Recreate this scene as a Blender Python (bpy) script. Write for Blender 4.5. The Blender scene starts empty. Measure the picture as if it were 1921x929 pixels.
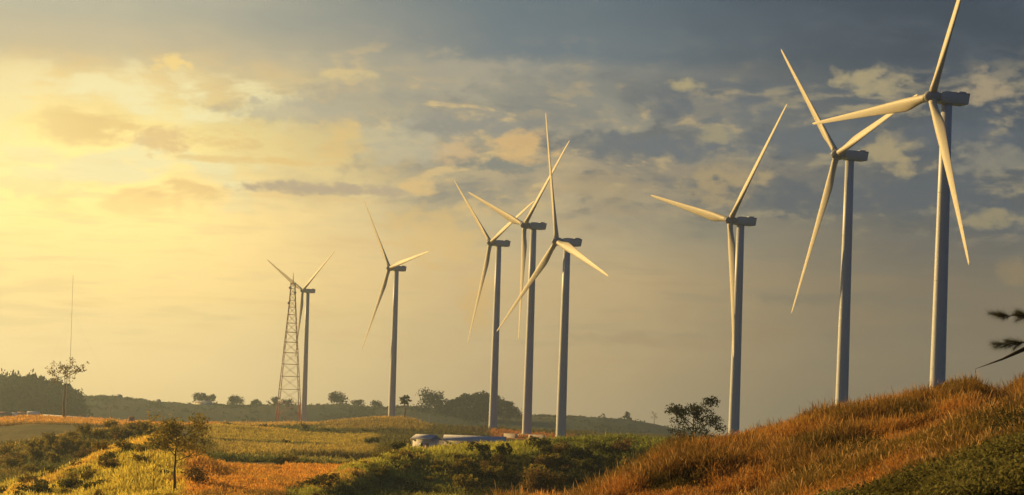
import bpy, math, random
import numpy as np
from mathutils import Matrix, Vector

R = math.radians
sc = bpy.context.scene
C = sc.collection
rng = np.random.default_rng(7)
random.seed(7)

# ------------------------------------------------------------------ camera
# camera at the origin, level, looking along +Y, rolled 1.9 degrees, lens shifted up
F_PX, CX, HY, ROLL = 4160.0, 960.5, 775.0, R(1.9)
cr, sr = math.cos(ROLL), math.sin(ROLL)
cam_d = bpy.data.cameras.new('camera')
cam = bpy.data.objects.new('camera', cam_d)
C.objects.link(cam)
cam_d.sensor_fit = 'HORIZONTAL'
cam_d.sensor_width = 36.0
cam_d.lens = F_PX / 1921.0 * 36.0
cam_d.shift_y = (HY - 464.5) / 1921.0
cam_d.clip_start = 0.5
cam_d.clip_end = 30000.0
cam.matrix_world = Matrix.Rotation(R(90), 4, 'X') @ Matrix.Rotation(ROLL, 4, 'Z')
sc.camera = cam

# ------------------------------------------------------------------ sun, sky, exposure
SUN_AZ, SUN_EL = R(-57), R(18)           # azimuth from +Y, negative = left
sun_dir = Vector((math.sin(SUN_AZ) * math.cos(SUN_EL), math.cos(SUN_AZ) * math.cos(SUN_EL), math.sin(SUN_EL)))
sd = bpy.data.lights.new('sun', 'SUN')
sd.energy = 4.4
sd.color = (1.0, 0.65, 0.22)
sd.angle = R(0.5)
so = bpy.data.objects.new('sun', sd)
C.objects.link(so)
so.rotation_euler = (-sun_dir).to_track_quat('-Z', 'Y').to_euler()
so.location = (0, 0, 300)

vs = sc.view_settings
vs.view_transform = 'Standard'
vs.look = 'None'
vs.gamma = 1.0
vs.exposure = 0.75
vs.use_curve_mapping = False
cy = sc.cycles
cy.use_denoising = True
cy.max_bounces = 5
cy.diffuse_bounces = 3
cy.glossy_bounces = 2
cy.transmission_bounces = 3
cy.volume_bounces = 0
cy.transparent_max_bounces = 6
cy.sample_clamp_indirect = 4.0


def lin(r, g, b, a=1.0):
    f = lambda c: (c / 255) / 12.92 if c <= 10 else (((c / 255) + 0.055) / 1.055) ** 2.4
    return (f(r), f(g), f(b), a)


world = bpy.data.worlds.new('World')
sc.world = world
world.use_nodes = True
world.cycles.sampling_method = 'MANUAL'
world.cycles.sample_map_resolution = 512
nt = world.node_tree
nt.nodes.clear()


class V:
    """a socket with arithmetic"""
    def __init__(s, sock): s.s = sock
    def _b(s, op, o, rev=False):
        n = nt.nodes.new('ShaderNodeMath'); n.operation = op
        a, b = (o, s) if rev else (s, o)
        for i, x in enumerate((a, b)):
            if isinstance(x, V): nt.links.new(x.s, n.inputs[i])
            else: n.inputs[i].default_value = x
        return V(n.outputs[0])
    def __add__(s, o): return s._b('ADD', o)
    def __radd__(s, o): return s._b('ADD', o)
    def __sub__(s, o): return s._b('SUBTRACT', o)
    def __rsub__(s, o): return s._b('SUBTRACT', o, True)
    def __mul__(s, o): return s._b('MULTIPLY', o)
    def __rmul__(s, o): return s._b('MULTIPLY', o)
    def __truediv__(s, o): return s._b('DIVIDE', o)
    def f(s, op, o=0.0): return s._b(op, o)


def smooth(x, lo, hi, t0=0.0, t1=1.0):
    n = nt.nodes.new('ShaderNodeMapRange'); n.interpolation_type = 'SMOOTHSTEP'
    nt.links.new(x.s, n.inputs[0])
    for i, v in enumerate((lo, hi, t0, t1)): n.inputs[i + 1].default_value = v
    return V(n.outputs[0])


def mixc(fac, a, b):
    n = nt.nodes.new('ShaderNodeMix'); n.data_type = 'RGBA'
    for i, x in ((0, fac), (6, a), (7, b)):
        if isinstance(x, V): nt.links.new(x.s, n.inputs[i])
        else: n.inputs[i].default_value = x
    return V(n.outputs[2])


def ramp(fac, stops):
    n = nt.nodes.new('ShaderNodeValToRGB'); cr_ = n.color_ramp
    cr_.interpolation = 'EASE'
    while len(cr_.elements) < len(stops): cr_.elements.new(0.5)
    for e, (p, c) in zip(cr_.elements, stops):
        e.position = p; e.color = lin(*c)
    nt.links.new(fac.s, n.inputs[0])
    return V(n.outputs[0])


tc = nt.nodes.new('ShaderNodeTexCoord')
sep = nt.nodes.new('ShaderNodeSeparateXYZ')
nt.links.new(tc.outputs['Generated'], sep.inputs[0])
dx, dy, dz = (V(sep.outputs[i]) for i in range(3))
AZ = dx.f('ARCTAN2', dy) * F_PX           # azimuth and elevation, 4160 units per radian
EL = dz.f('ARCSINE') * F_PX


def sky_noise(scale, detail, zs, rough=0.55, off=(0, 0, 0), dist=0.0):
    m = nt.nodes.new('ShaderNodeMapping')
    m.inputs['Scale'].default_value = (1, 1, zs)
    m.inputs['Location'].default_value = off
    nt.links.new(tc.outputs['Generated'], m.inputs[0])
    n = nt.nodes.new('ShaderNodeTexNoise')
    n.inputs['Scale'].default_value = scale
    n.inputs['Detail'].default_value = detail
    n.inputs['Roughness'].default_value = rough
    n.inputs['Distortion'].default_value = dist
    nt.links.new(m.outputs[0], n.inputs['Vector'])
    return n


wn = sky_noise(26, 4, 1.8, off=(3, 1, 2))
wsep = nt.nodes.new('ShaderNodeSeparateColor')
nt.links.new(wn.outputs['Color'], wsep.inputs[0])
W1, W2, W3 = (V(wsep.outputs[i]) - 0.5 for i in range(3))
wf = sky_noise(95, 5, 1.7, off=(1, 5, 2))
fsep = nt.nodes.new('ShaderNodeSeparateColor')
nt.links.new(wf.outputs['Color'], fsep.inputs[0])
G1, G2, G3 = (V(fsep.outputs[i]) - 0.5 for i in range(3))
FF = V(sky_noise(190, 4, 1.6, 0.6, (2, 7, 5)).outputs['Fac']) - 0.5
AW = AZ + W1 * 170 + G1 * 40
EW = EL + W2 * 90 + G2 * 26


def skyxy(px, py):
    X, Y = px - CX, py - HY
    u = X * cr + Y * sr
    v = X * sr - Y * cr
    return math.atan(u / F_PX) * F_PX, math.atan(v / math.hypot(F_PX, u)) * F_PX


bnorm = (EL + W2 * 60 + G2 * 10) / 800.0
left_c = ramp(bnorm, [(0.0, (232, 200, 136)), (0.1, (240, 208, 142)), (0.27, (248, 212, 132)), (0.45, (255, 218, 132)),
                      (0.62, (255, 228, 140)), (0.73, (246, 214, 140)), (0.82, (200, 184, 146)), (0.91, (178, 172, 148)), (1.0, (166, 162, 142))])
mid_c = ramp(bnorm, [(0.0, (200, 174, 130)), (0.15, (208, 176, 126)), (0.3, (206, 174, 122)), (0.45, (188, 168, 128)),
                     (0.57, (176, 156, 122)), (0.7, (152, 146, 128)), (0.80, (144, 142, 130)), (0.845, (98, 112, 121)), (1.0, (82, 102, 114))])
right_c = ramp(bnorm, [(0.0, (142, 132, 110)), (0.12, (152, 134, 108)), (0.3, (146, 129, 105)), (0.42, (120, 114, 106)), (0.5, (92, 97, 103)),
                       (0.62, (92, 100, 108)), (0.75, (74, 88, 104)), (0.86, (62, 80, 100)), (1.0, (54, 74, 96))])
AC = AZ + W1 * 160 + W3 * 80
base = mixc(smooth(AC, -760, 60), left_c, mid_c)
base = mixc(smooth(AC, 20, 820), base, right_c)
glow_gain = (smooth(AC, -760, 480, 0.52, 0.0) * smooth(EL + W2 * 160 + AZ * 0.10, 260, 520, 1, 0) + 1.0) * (1.0 - smooth(AC, 0, 800, 0.0, 0.27) - smooth(AC, -100, 800, 0.0, 0.20) * smooth(EL, 480, 680))
gm = nt.nodes.new('ShaderNodeVectorMath'); gm.operation = 'SCALE'
nt.links.new(base.s, gm.inputs[0]); nt.links.new(glow_gain.s, gm.inputs['Scale'])
base = V(gm.outputs[0])
# the rest of the sky, away from the photo: dusk blue overcast on the right and behind, still golden further left
far_side = mixc(smooth(EL, 0, 2600), lin(46, 66, 98), lin(30, 52, 92))
base = mixc(smooth(AZ, 1000, 2200), base, far_side)
base = mixc(smooth(AZ, -2600, -6200), base, far_side)
base = mixc(smooth(EL, 1100, 2600), base, lin(44, 66, 100))

# broken clouds, lit from the left: the difference of two offset samples is the lit edge
na = V(sky_noise(21, 8, 2.7, 0.55, (0, 0, 0), 0.25).outputs['Fac'])
nb = V(sky_noise(21, 8, 2.7, 0.55, (0.006, 0, -0.006), 0.25).outputs['Fac'])
band = smooth(EL + W3 * 120, 300, 430) * smooth(EL + W1 * 160, 560, 720, 1, 0) * smooth(AW, -720, -60)
cov = smooth(na, 0.42, 0.65) * band
base = mixc(cov * 0.95, base, mixc(smooth(AW, -500, 400), lin(158, 150, 132), lin(76, 87, 99)))
lit = smooth((na - nb) * 11.0 + (na - 0.5) * 0.6, -0.05, 1.2) * band
base = mixc(lit * 0.8, base, mixc(smooth(AW, -300, 600), lin(238, 200, 128), lin(166, 150, 114)))
shd = smooth((nb - na) * 10.0, -0.05, 1.2) * band
base = mixc(shd * 0.8, base, mixc(smooth(AW, -500, 400), lin(146, 142, 130), lin(66, 78, 92)))
# the dark deck overhead is faintly mottled
nd = V(sky_noise(14, 7, 3.0, 0.6, (4, 1, 3)).outputs['Fac'])
deck = smooth(EL + W1 * 140, 560, 700)
base = mixc(smooth(nd, 0.5, 0.75) * deck * 0.35, base, mixc(smooth(AW, -700, 400), lin(200, 190, 158), lin(92, 104, 114)))
base = mixc(smooth(nd, 0.5, 0.3) * deck * 0.3, base, mixc(smooth(AW, -700, 400), lin(150, 152, 140), lin(50, 68, 88)))
# brighter heaps in the glow
gl = smooth(AW, -1150, -750) * smooth(AW, -560, -350, 1, 0) * smooth(EL, 300, 420) * smooth(EL, 560, 680, 1, 0)
base = mixc(smooth(na, 0.48, 0.60) * gl * 0.85, base, lin(255, 242, 180))
base = mixc(smooth(na, 0.48, 0.38) * gl * 0.7, base, lin(236, 194, 118))
# long faint streaks low down
ns_ = V(sky_noise(16, 6, 9.0, 0.6, (2, 2, 1)).outputs['Fac'])
low = smooth(EL, 40, 150) * smooth(EL, 380, 520, 1, 0)
base = mixc(smooth(ns_, 0.5, 0.7) * low * 0.35, base, mixc(smooth(AZ, -500, 500), lin(238, 190, 118), lin(156, 130, 100)))
base = mixc(smooth(ns_, 0.48, 0.34) * low * 0.3, base, mixc(smooth(AZ, -500, 500), lin(226, 198, 140), lin(118, 116, 104)))

# single clouds: (px, py, rx, ry, colour, strength)
CLOUDS = [
    (318, 116, 34, 15, (253, 216, 130), .85), (640, 141, 54, 11, (224, 196, 132), .7),
    (845, 235, 110, 26, (143, 139, 128), .85), (300, 262, 46, 24, (232, 192, 128), .6), (640, 356, 150, 10, (188, 166, 134), .8),
    (930, 306, 78, 17, (126, 127, 118), .85), (985, 272, 56, 26, (230, 184, 112), .6), (840, 285, 44, 18, (224, 184, 126), .55),
    (795, 350, 38, 16, (236, 194, 120), .55), (745, 272, 70, 40, (198, 188, 158), .4), (900, 142, 130, 34, (166, 156, 134), .6),
    (690, 190, 130, 40, (160, 154, 136), .5), (640, 265, 40, 36, (236, 196, 118), .5),
    (1230, 278, 150, 22, (92, 100, 108), .8), (1360, 345, 66, 32, (168, 146, 106), .75), (1285, 160, 34, 11, (172, 156, 112), .8),
    (1335, 252, 26, 14, (156, 144, 112), .7), (1500, 262, 110, 26, (86, 95, 104), .7),
    (1620, 155, 62, 22, (168, 152, 112), .8), (1845, 165, 34, 26, (164, 146, 114), .8), (1675, 287, 40, 34, (168, 150, 110), .8),
    (1660, 372, 250, 30, (76, 85, 96), .75), (1330, 205, 120, 20, (92, 100, 108), .55), (1050, 225, 90, 22, (118, 120, 118), .5), (560, 205, 120, 22, (182, 172, 146), .5), (1790, 255, 110, 20, (78, 88, 100), .6), (1860, 300, 64, 24, (138, 132, 116), .6), (1850, 408, 54, 15, (154, 140, 106), .7),
    (820, 440, 80, 46, (240, 196, 114), .45), (900, 560, 26, 50, (240, 190, 106), .5), (1250, 640, 160, 14, (172, 142, 104), .4),
    (1460, 628, 90, 16, (160, 132, 96), .45), (1560, 560, 150, 12, (116, 110, 96), .4), (60, 350, 90, 16, (255, 236, 160), .5),
    (460, 300, 130, 7, (240, 196, 112), .5),
    (1050, 180, 130, 40, (128, 128, 120), .45), (1130, 350, 80, 30, (170, 148, 110), .4), (1910, 515, 30, 22, (150, 128, 92), .5),
]
for px, py, rx, ry, col, st in CLOUDS:
    u0, v0 = skyxy(px, py)
    ex = (AZ + W1 * (rx * 1.3 + 40) + G1 * (rx * 2.0 + 30) - u0) / rx
    ey = (EL + W2 * (ry * 1.3) + G2 * (ry * 2.2) - v0) / ry
    d2 = ex * ex + ey * ey + G3 * 2.0 + FF * 2.6
    base = mixc(smooth(d2, 0.0, 2.0, min(1.0, st * 1.3), 0.0), base, lin(*col))

sky = nt.nodes.new('ShaderNodeTexSky')
sky.sky_type = 'NISHITA'
sky.sun_disc = False
sky.sun_elevation = SUN_EL
sky.sun_rotation = SUN_AZ
sky.air_density = 1.0
sky.dust_density = 2.0
SKY_STRENGTH = 0.1
SKY_GAIN = 0.605
sc_n = nt.nodes.new('ShaderNodeVectorMath'); sc_n.operation = 'SCALE'
sc_n.inputs['Scale'].default_value = SKY_GAIN / SKY_STRENGTH
nt.links.new(base.s, sc_n.inputs[0])
veil = mixc(0.95, V(sky.outputs[0]), V(sc_n.outputs[0]))      # thin overcast in front of the clear sky
bg = nt.nodes.new('ShaderNodeBackground')
bg.inputs['Strength'].default_value = SKY_STRENGTH
nt.links.new(veil.s, bg.inputs['Color'])
wo = nt.nodes.new('ShaderNodeOutputWorld')
nt.links.new(bg.outputs[0], wo.inputs['Surface'])


# ------------------------------------------------------------------ helpers
def uv_of(px, py):
    X, Y = px - CX, py - HY
    return X * cr + Y * sr, X * sr - Y * cr


def tag(o, label=None, cat=None, group=None, kind=None):
    if label: o['label'] = label
    if cat: o['category'] = cat
    if group: o['group'] = group
    if kind: o['kind'] = kind
    return o


def empty(name, loc, label, cat, group=None, rz=0.0):
    o = bpy.data.objects.new(name, None)
    o.empty_display_size = 0.5
    C.objects.link(o)
    o.location = loc
    o.rotation_euler = (0, 0, rz)
    return tag(o, label, cat, group)


def mesh_np(name, verts, faces, mat, parent=None, cols=None, smooth_=False):
    """verts (n,3); faces: list of index arrays, each (m,k)"""
    me = bpy.data.meshes.new(name)
    verts = np.asarray(verts, np.float32)
    me.vertices.add(len(verts))
    me.vertices.foreach_set('co', verts.ravel())
    faces = [np.asarray(f, np.int32) for f in faces if len(f)]
    loops = np.concatenate([f.ravel() for f in faces])
    tot = np.concatenate([np.full(len(f), f.shape[1], np.int32) for f in faces])
    start = np.concatenate([[0], np.cumsum(tot)[:-1]]).astype(np.int32)
    me.loops.add(len(loops))
    me.loops.foreach_set('vertex_index', loops)
    me.polygons.add(len(tot))
    me.polygons.foreach_set('loop_start', start)
    me.polygons.foreach_set('loop_total', tot)
    if smooth_:
        me.polygons.foreach_set('use_smooth', np.ones(len(tot), bool))
    if cols is not None:
        ca = me.color_attributes.new('tint', 'FLOAT_COLOR', 'POINT')
        cc = np.ones((len(verts), 4), np.float32)
        cc[:, :3] = cols
        ca.data.foreach_set('color', cc.ravel())
    me.update(calc_edges=True)
    me.validate()
    o = bpy.data.objects.new(name, me)
    C.objects.link(o)
    if mat: me.materials.append(mat)
    if parent: o.parent = parent
    return o


class MB:
    """collects simple solids into one mesh"""
    def __init__(s): s.v = []; s.q = []; s.t = []; s.n = 0
    def add(s, v, q=(), t=()):
        s.v.append(np.asarray(v, float))
        q = np.asarray(q, int).reshape(-1, 4); t = np.asarray(t, int).reshape(-1, 3)
        s.q.append(q + s.n); s.t.append(t + s.n); s.n += len(v)
    def tube(s, pts, rads, k=8, cap=True):
        pts = np.asarray(pts, float); n = len(pts)
        rads = np.broadcast_to(np.asarray(rads, float), (n,))
        V_ = []
        for i in range(n):
            d = pts[min(i + 1, n - 1)] - pts[max(i - 1, 0)]
            d = d / (np.linalg.norm(d) + 1e-9)
            h = np.array([1., 0, 0]) if abs(d[0]) < 0.8 else np.array([0, 1., 0])
            a = np.cross(d, h); a /= np.linalg.norm(a); b = np.cross(d, a)
            for j in range(k):
                t = 2 * math.pi * j / k
                V_.append(pts[i] + rads[i] * (math.cos(t) * a + math.sin(t) * b))
        q = [(i * k + j, i * k + (j + 1) % k, (i + 1) * k + (j + 1) % k, (i + 1) * k + j) for i in range(n - 1) for j in range(k)]
        t = []
        if cap:
            V_.append(pts[0]); V_.append(pts[-1])
            for j in range(k):
                t.append((n * k, (j + 1) % k, j)); t.append((n * k + 1, (n - 1) * k + j, (n - 1) * k + (j + 1) % k))
        s.add(V_, q, t)
    def box(s, c, size, rz=0.0):
        x, y, z = (d / 2 for d in size)
        ca, sa = math.cos(rz), math.sin(rz)
        v = [(c[0] + a * x * ca - b * y * sa, c[1] + a * x * sa + b * y * ca, c[2] + e * z) for a in (-1, 1) for b in (-1, 1) for e in (-1, 1)]
        s.add(v, [(0, 1, 3, 2), (4, 6, 7, 5), (0, 4, 5, 1), (2, 3, 7, 6), (0, 2, 6, 4), (1, 5, 7, 3)])
    def build(s, name, mat, parent=None, smooth_=False):
        return mesh_np(name, np.concatenate(s.v), [np.concatenate(s.q), np.concatenate(s.t)], mat, parent, None, smooth_)


def bevel(o, w, seg=2):
    m = o.modifiers.new('bevel', 'BEVEL'); m.width = w; m.segments = seg; m.limit_method = 'ANGLE'
    return o


# ------------------------------------------------------------------ materials
def new_mat(name):
    m = bpy.data.materials.new(name); m.use_nodes = True
    t = m.node_tree; t.nodes.clear()
    out = t.nodes.new('ShaderNodeOutputMaterial')
    return m, t, out


def painted(name, col, rough=0.5, var=0.12, scale=0.6, metal=0.0):
    m, t, out = new_mat(name)
    b = t.nodes.new('ShaderNodeBsdfPrincipled')
    b.inputs['Roughness'].default_value = rough
    b.inputs['Metallic'].default_value = metal
    n = t.nodes.new('ShaderNodeTexNoise'); n.inputs['Scale'].default_value = scale; n.inputs['Detail'].default_value = 5
    g = t.nodes.new('ShaderNodeTexCoord')
    mp = t.nodes.new('ShaderNodeMapping'); mp.inputs['Scale'].default_value = (1, 1, 0.25)
    t.links.new(g.outputs['Object'], mp.inputs[0]); t.links.new(mp.outputs[0], n.inputs['Vector'])
    x = t.nodes.new('ShaderNodeMix'); x.data_type = 'RGBA'
    x.inputs[6].default_value = (*[c * (1 - var) for c in col], 1); x.inputs[7].default_value = (*[min(1, c * (1 + var)) for c in col], 1)
    t.links.new(n.outputs['Fac'], x.inputs[0]); t.links.new(x.outputs[2], b.inputs['Base Color'])
    t.links.new(b.outputs[0], out.inputs[0])
    return m


def leafy(name, col=None, trans=0.4, var=0.5, scale=0.35, rough=0.6):
    """leaf or grass stuff: diffuse + translucent, colour from the tint attribute or a clumpy noise"""
    m, t, out = new_mat(name)
    n = t.nodes.new('ShaderNodeTexNoise'); n.inputs['Scale'].default_value = scale; n.inputs['Detail'].default_value = 3
    if col is None:
        a = t.nodes.new('ShaderNodeAttribute'); a.attribute_name = 'tint'; src = a.outputs['Color']
    else:
        g = t.nodes.new('ShaderNodeTexCoord'); t.links.new(g.outputs['Object'], n.inputs['Vector'])
        oi = t.nodes.new('ShaderNodeObjectInfo')
        x = t.nodes.new('ShaderNodeMix'); x.data_type = 'RGBA'
        x.inputs[6].default_value = (*[c * (1 - var) for c in col], 1)
        x.inputs[7].default_value = (col[0] * (1 + var * 1.3), col[1] * (1 + var), col[2] * (1 + var * .5), 1)
        s_ = t.nodes.new('ShaderNodeMapRange'); s_.inputs[1].default_value = 0.3; s_.inputs[2].default_value = 0.7
        t.links.new(n.outputs['Fac'], s_.inputs[0]); t.links.new(s_.outputs[0], x.inputs[0])
        h = t.nodes.new('ShaderNodeHueSaturation')
        mr = t.nodes.new('ShaderNodeMapRange'); mr.inputs[3].default_value = 0.75; mr.inputs[4].default_value = 1.25
        t.links.new(oi.outputs['Random'], mr.inputs[0]); t.links.new(mr.outputs[0], h.inputs['Value'])
        t.links.new(x.outputs[2], h.inputs['Color']); src = h.outputs[0]
    d = t.nodes.new('ShaderNodeBsdfDiffuse'); r_ = t.nodes.new('ShaderNodeBsdfTranslucent')
    mx = t.nodes.new('ShaderNodeMixShader'); mx.inputs[0].default_value = trans
    t.links.new(src, d.inputs['Color']); t.links.new(src, r_.inputs['Color'])
    t.links.new(d.outputs[0], mx.inputs[1]); t.links.new(r_.outputs[0], mx.inputs[2])
    t.links.new(mx.outputs[0], out.inputs[0])
    return m


MT = {
    'turbine': painted('turbine_paint', (0.48, 0.50, 0.53), 0.5, 0.05, 0.3),
    'blade': painted('sunlit_blade_paint', (0.48, 0.43, 0.32), 0.6, 0.05, 0.2),  # white blades, golden sunlight mixed into their base colour
    'nacelle': painted('nacelle_paint', (0.45, 0.48, 0.52), 0.45, 0.08, 0.4),
    'hub': painted('hub_paint', (0.28, 0.29, 0.31), 0.5, 0.12, 0.5),
    'concrete': painted('concrete', (0.46, 0.42, 0.35), 0.85, 0.2, 0.8),
    'pale_block': painted('pale_block', (0.66, 0.60, 0.48), 0.85, 0.15, 0.8),
    'red_steel': painted('red_steel', (0.50, 0.09, 0.05), 0.6, 0.2, 0.4),
    'pale_steel': painted('pale_steel', (0.55, 0.36, 0.27), 0.6, 0.2, 0.4),
    'white_wall': painted('white_wall', (0.66, 0.62, 0.56), 0.8, 0.12, 0.6),
    'pink_wall': painted('pink_wall', (0.52, 0.38, 0.32), 0.8, 0.15, 0.6),
    'pale_roof': painted('pale_roof', (0.70, 0.68, 0.64), 0.5, 0.12, 0.6),
    'grey_roof': painted('grey_roof', (0.52, 0.50, 0.49), 0.7, 0.15, 1.2),
    'rust_roof': painted('rust_roof', (0.33, 0.15, 0.09), 0.7, 0.2, 0.6),
    'dark_opening': painted('dark_opening', (0.03, 0.03, 0.035), 0.4, 0.2, 0.6),
    'bark': painted('bark', (0.085, 0.062, 0.042), 0.9, 0.35, 1.5),
    'pale_bark': painted('pale_bark', (0.24, 0.20, 0.15), 0.9, 0.25, 1.5),
    'pole': painted('pole', (0.40, 0.35, 0.28), 0.8, 0.2, 1.0),
    'grass': leafy('grass_blades', None, 0.45),
    'brush': leafy('brush_leaves', None, 0.4),
    'leaf_dark': leafy('leaf_dark', (0.050, 0.058, 0.020), 0.3),
    'leaf_olive': leafy('leaf_olive', (0.21, 0.18, 0.045), 0.45),
    'leaf_brown': leafy('leaf_brown', (0.17, 0.12, 0.045), 0.4),
    'leaf_green': leafy('leaf_green', (0.095, 0.10, 0.03), 0.4),
    'leaf_far': leafy('leaf_far', (0.038, 0.044, 0.022), 0.3, 0.4, 0.1),
    'needle': leafy('needle', (0.05, 0.05, 0.022), 0.35, 0.4, 1.0),
}

# ------------------------------------------------------------------ terrain
# ridges and hollows of the place: (column px, row px, distance m) read as sight lines, kept as real heights
def L(pts, lift=0.0):
    """-> arrays A (azimuth), r, z"""
    A, r_, z = [], [], []
    for px, py, d in pts:
        u, v = uv_of(px, py + lift)
        A.append(math.atan(u / F_PX)); y = d * math.cos(A[-1]); r_.append(d); z.append(v / F_PX * y)
    return np.array(A), np.array(r_), np.array(z)


def LZ(pts):
    """points given as (column px, z m, distance m)"""
    A, r_, z = [], [], []
    for px, zz, d in pts:
        u = px - CX
        A.append(math.atan(u / F_PX)); r_.append(d); z.append(zz)
    return np.array(A), np.array(r_), np.array(z)


RIDGE = [(1030, 929), (1080, 905), (1140, 880), (1200, 855), (1260, 826), (1320, 812), (1385, 797), (1430, 783), (1480, 772), (1580, 750),
         (1660, 730), (1740, 714), (1790, 696), (1825, 691), (1860, 712), (1880, 716), (1900, 704), (1921, 693), (1990, 670), (2100, 660)]
LAYERS = [
    LZ([(0, -1.7, 2), (1921, -1.7, 2)]),
    LZ([(0, -2.6, 18), (1921, -2.0, 18)]),
    L([(0, 1160, 42), (900, 1120, 42), (1400, 1040, 42), (1600, 985, 42), (1921, 940, 42), (2100, 920, 42)]),
    L([(0, 1100, 58), (1030, 1060, 58), (1450, 985, 58), (1602, 932, 58), (1698, 895, 58), (1777, 880, 58), (1876, 842, 58), (1921, 826, 58), (2100, 790, 58)]),
    L([(0, 1080, 76), (900, 1050, 76), (1300, 985, 76), (1432, 950, 76), (1499, 912, 76), (1618, 866, 76), (1698, 836, 77), (1777, 813, 78), (1856, 790, 79), (1921, 768, 80), (2100, 740, 80)]),
    L([(0, 1075, 92), (900, 1030, 90), (1300, 960, 90), (1432, 955, 89), (1618, 886, 90), (1698, 860, 90), (1856, 822, 91), (1921, 805, 92), (2100, 750, 94)]),
    L([(0, 1060, 105), (700, 1000, 100), (900, 985, 98)] + [(x, y + 43 + max(0, 1230 - x) * .09, 98 + (x - 1030) * 0.030) for x, y in RIDGE]),
    LZ([(0, -10.2, 200), (840, -10.0, 195), (900, -9.4, 195), (960, -8.3, 195), (1040, -8.1, 195), (1120, -9.5, 195), (1921, -8.5, 200)]),
    LZ([(0, -12.6, 250), (1921, -12.5, 250)]),
    LZ([(0, -14.2, 295), (120, -14.0, 292), (280, -12.6, 285), (360, -12.2, 270), (420, -11.9, 262), (540, -12.0, 262), (620, -13.0, 290), (700, -13.6, 325), (900, -13.8, 350), (1300, -13.8, 350), (1921, -14, 340)]),
    L([(0, 945, 330), (31, 925, 332), (80, 907, 336), (124, 888, 340), (187, 857, 345), (233, 841, 350), (280, 829, 355), (325, 829, 360), (380, 862, 350), (410, 884, 338),
       (450, 902, 315), (500, 914, 302), (560, 928, 304), (600, 908, 322), (660, 881, 350), (720, 863, 375), (760, 851, 390), (800, 849, 402), (860, 842, 410),
       (950, 834, 412), (1050, 826, 412), (1150, 826, 410), (1250, 828, 405), (1330, 832, 395), (1500, 832, 395), (1921, 840, 395)]),
    LZ([(0, -15.5, 420), (200, -14.0, 420), (330, -12.4, 420), (420, -11.3, 400), (560, -11.5, 400), (700, -11.8, 430), (760, -9.4, 445), (900, -7.8, 460), (1100, -8.2, 460), (1921, -9, 460)]),
    L([(0, 848, 540), (62, 834, 545), (109, 829, 548), (150, 816, 552), (220, 809, 556), (300, 814, 556), (360, 832, 550), (420, 844, 540), (560, 848, 540), (690, 846, 540),
       (740, 836, 545), (790, 828, 560), (860, 827, 580), (950, 826, 580), (1100, 830, 580), (1921, 860, 580)]),
    LZ([(0, -14.0, 660), (200, -12.6, 660), (420, -11.4, 660), (640, -11.9, 660), (760, -9.8, 680), (900, -8.6, 690), (1100, -9.5, 700), (1921, -12, 700)]),
    L([(0, 792, 900), (62, 787, 900), (140, 790, 900), (218, 795, 900), (300, 798, 900), (342, 799, 900), (404, 799, 900), (480, 808, 880), (560, 810, 880), (640, 814, 880),
       (740, 812, 880), (820, 815, 880), (880, 816, 900), (950, 822, 905), (1000, 823, 905), (1060, 826, 905), (1200, 830, 905), (1921, 850, 905)]),
    L([(0, 796, 1200), (200, 797, 1200), (404, 798, 1200), (500, 799, 1180), (600, 797, 1180), (650, 790, 1180), (700, 786, 1190), (735, 785, 1200), (775, 789, 1200), (800, 798, 1180), (860, 804, 1080),
       (922, 805, 1075), (985, 812, 1080), (1050, 816, 1080), (1250, 820, 1080), (1921, 850, 1080)]),
    L([(0, 797, 1500), (400, 797, 1500), (480, 796, 1500), (560, 795, 1500), (620, 794, 1500), (735, 792, 1450), (800, 799, 1400), (900, 804, 1350), (1000, 807, 1350), (1250, 814, 1350), (1921, 850, 1350)]),
    LZ([(0, -26, 1850), (1921, -30, 1850)]),
    L([(0, 740, 2400), (90, 741, 2400), (140, 744, 2400), (230, 746, 2400), (300, 754, 2400), (350, 758, 2400), (450, 761, 2400), (600, 758, 2400), (640, 757, 2400), (700, 762, 2400),
       (760, 763, 2350), (800, 765, 2350), (900, 772, 2350), (960, 778, 2350), (1060, 781, 2350), (1130, 784, 2300), (1180, 788, 2300), (1230, 796, 2300), (1260, 803, 2300), (1330, 816, 2300), (1921, 850, 2300)]),
    LZ([(0, -62, 3000), (1921, -62, 3000)]),
    LZ([(0, -64, 4500), (1921, -64, 4500)]),
]
GEN = [-1.7, -2.3, -3, -3.6, -4.4, -5, -6, -9, -11, -12, -12, -12, -12, -12, -12, -13, -14, -24, -26, -62, -64]


class Noise2:
    def __init__(s, seed): s.g = np.random.default_rng(seed).random((256, 256)).astype(np.float32)
    def __call__(s, x, y):
        xi = np.floor(x).astype(int); yi = np.floor(y).astype(int)
        fx = x - xi; fy = y - yi
        fx = fx * fx * (3 - 2 * fx); fy = fy * fy * (3 - 2 * fy)
        g = s.g; a = lambda i, j: g[(xi + i) & 255, (yi + j) & 255]
        return (a(0, 0) * (1 - fx) + a(1, 0) * fx) * (1 - fy) + (a(0, 1) * (1 - fx) + a(1, 1) * fx) * fy - 0.5


n1, n2, n3 = Noise2(1), Noise2(2), Noise2(3)


def fbm(x, y, sc_, oct_=4, n=None):
    n = n or n1
    t = 0; a = 1.0
    for i in range(oct_):
        t = t + a * n(x / sc_ + 17.3 * i, y / sc_ - 9.1 * i); sc_ = sc_ / 2.03; a *= 0.52
    return t


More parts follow.
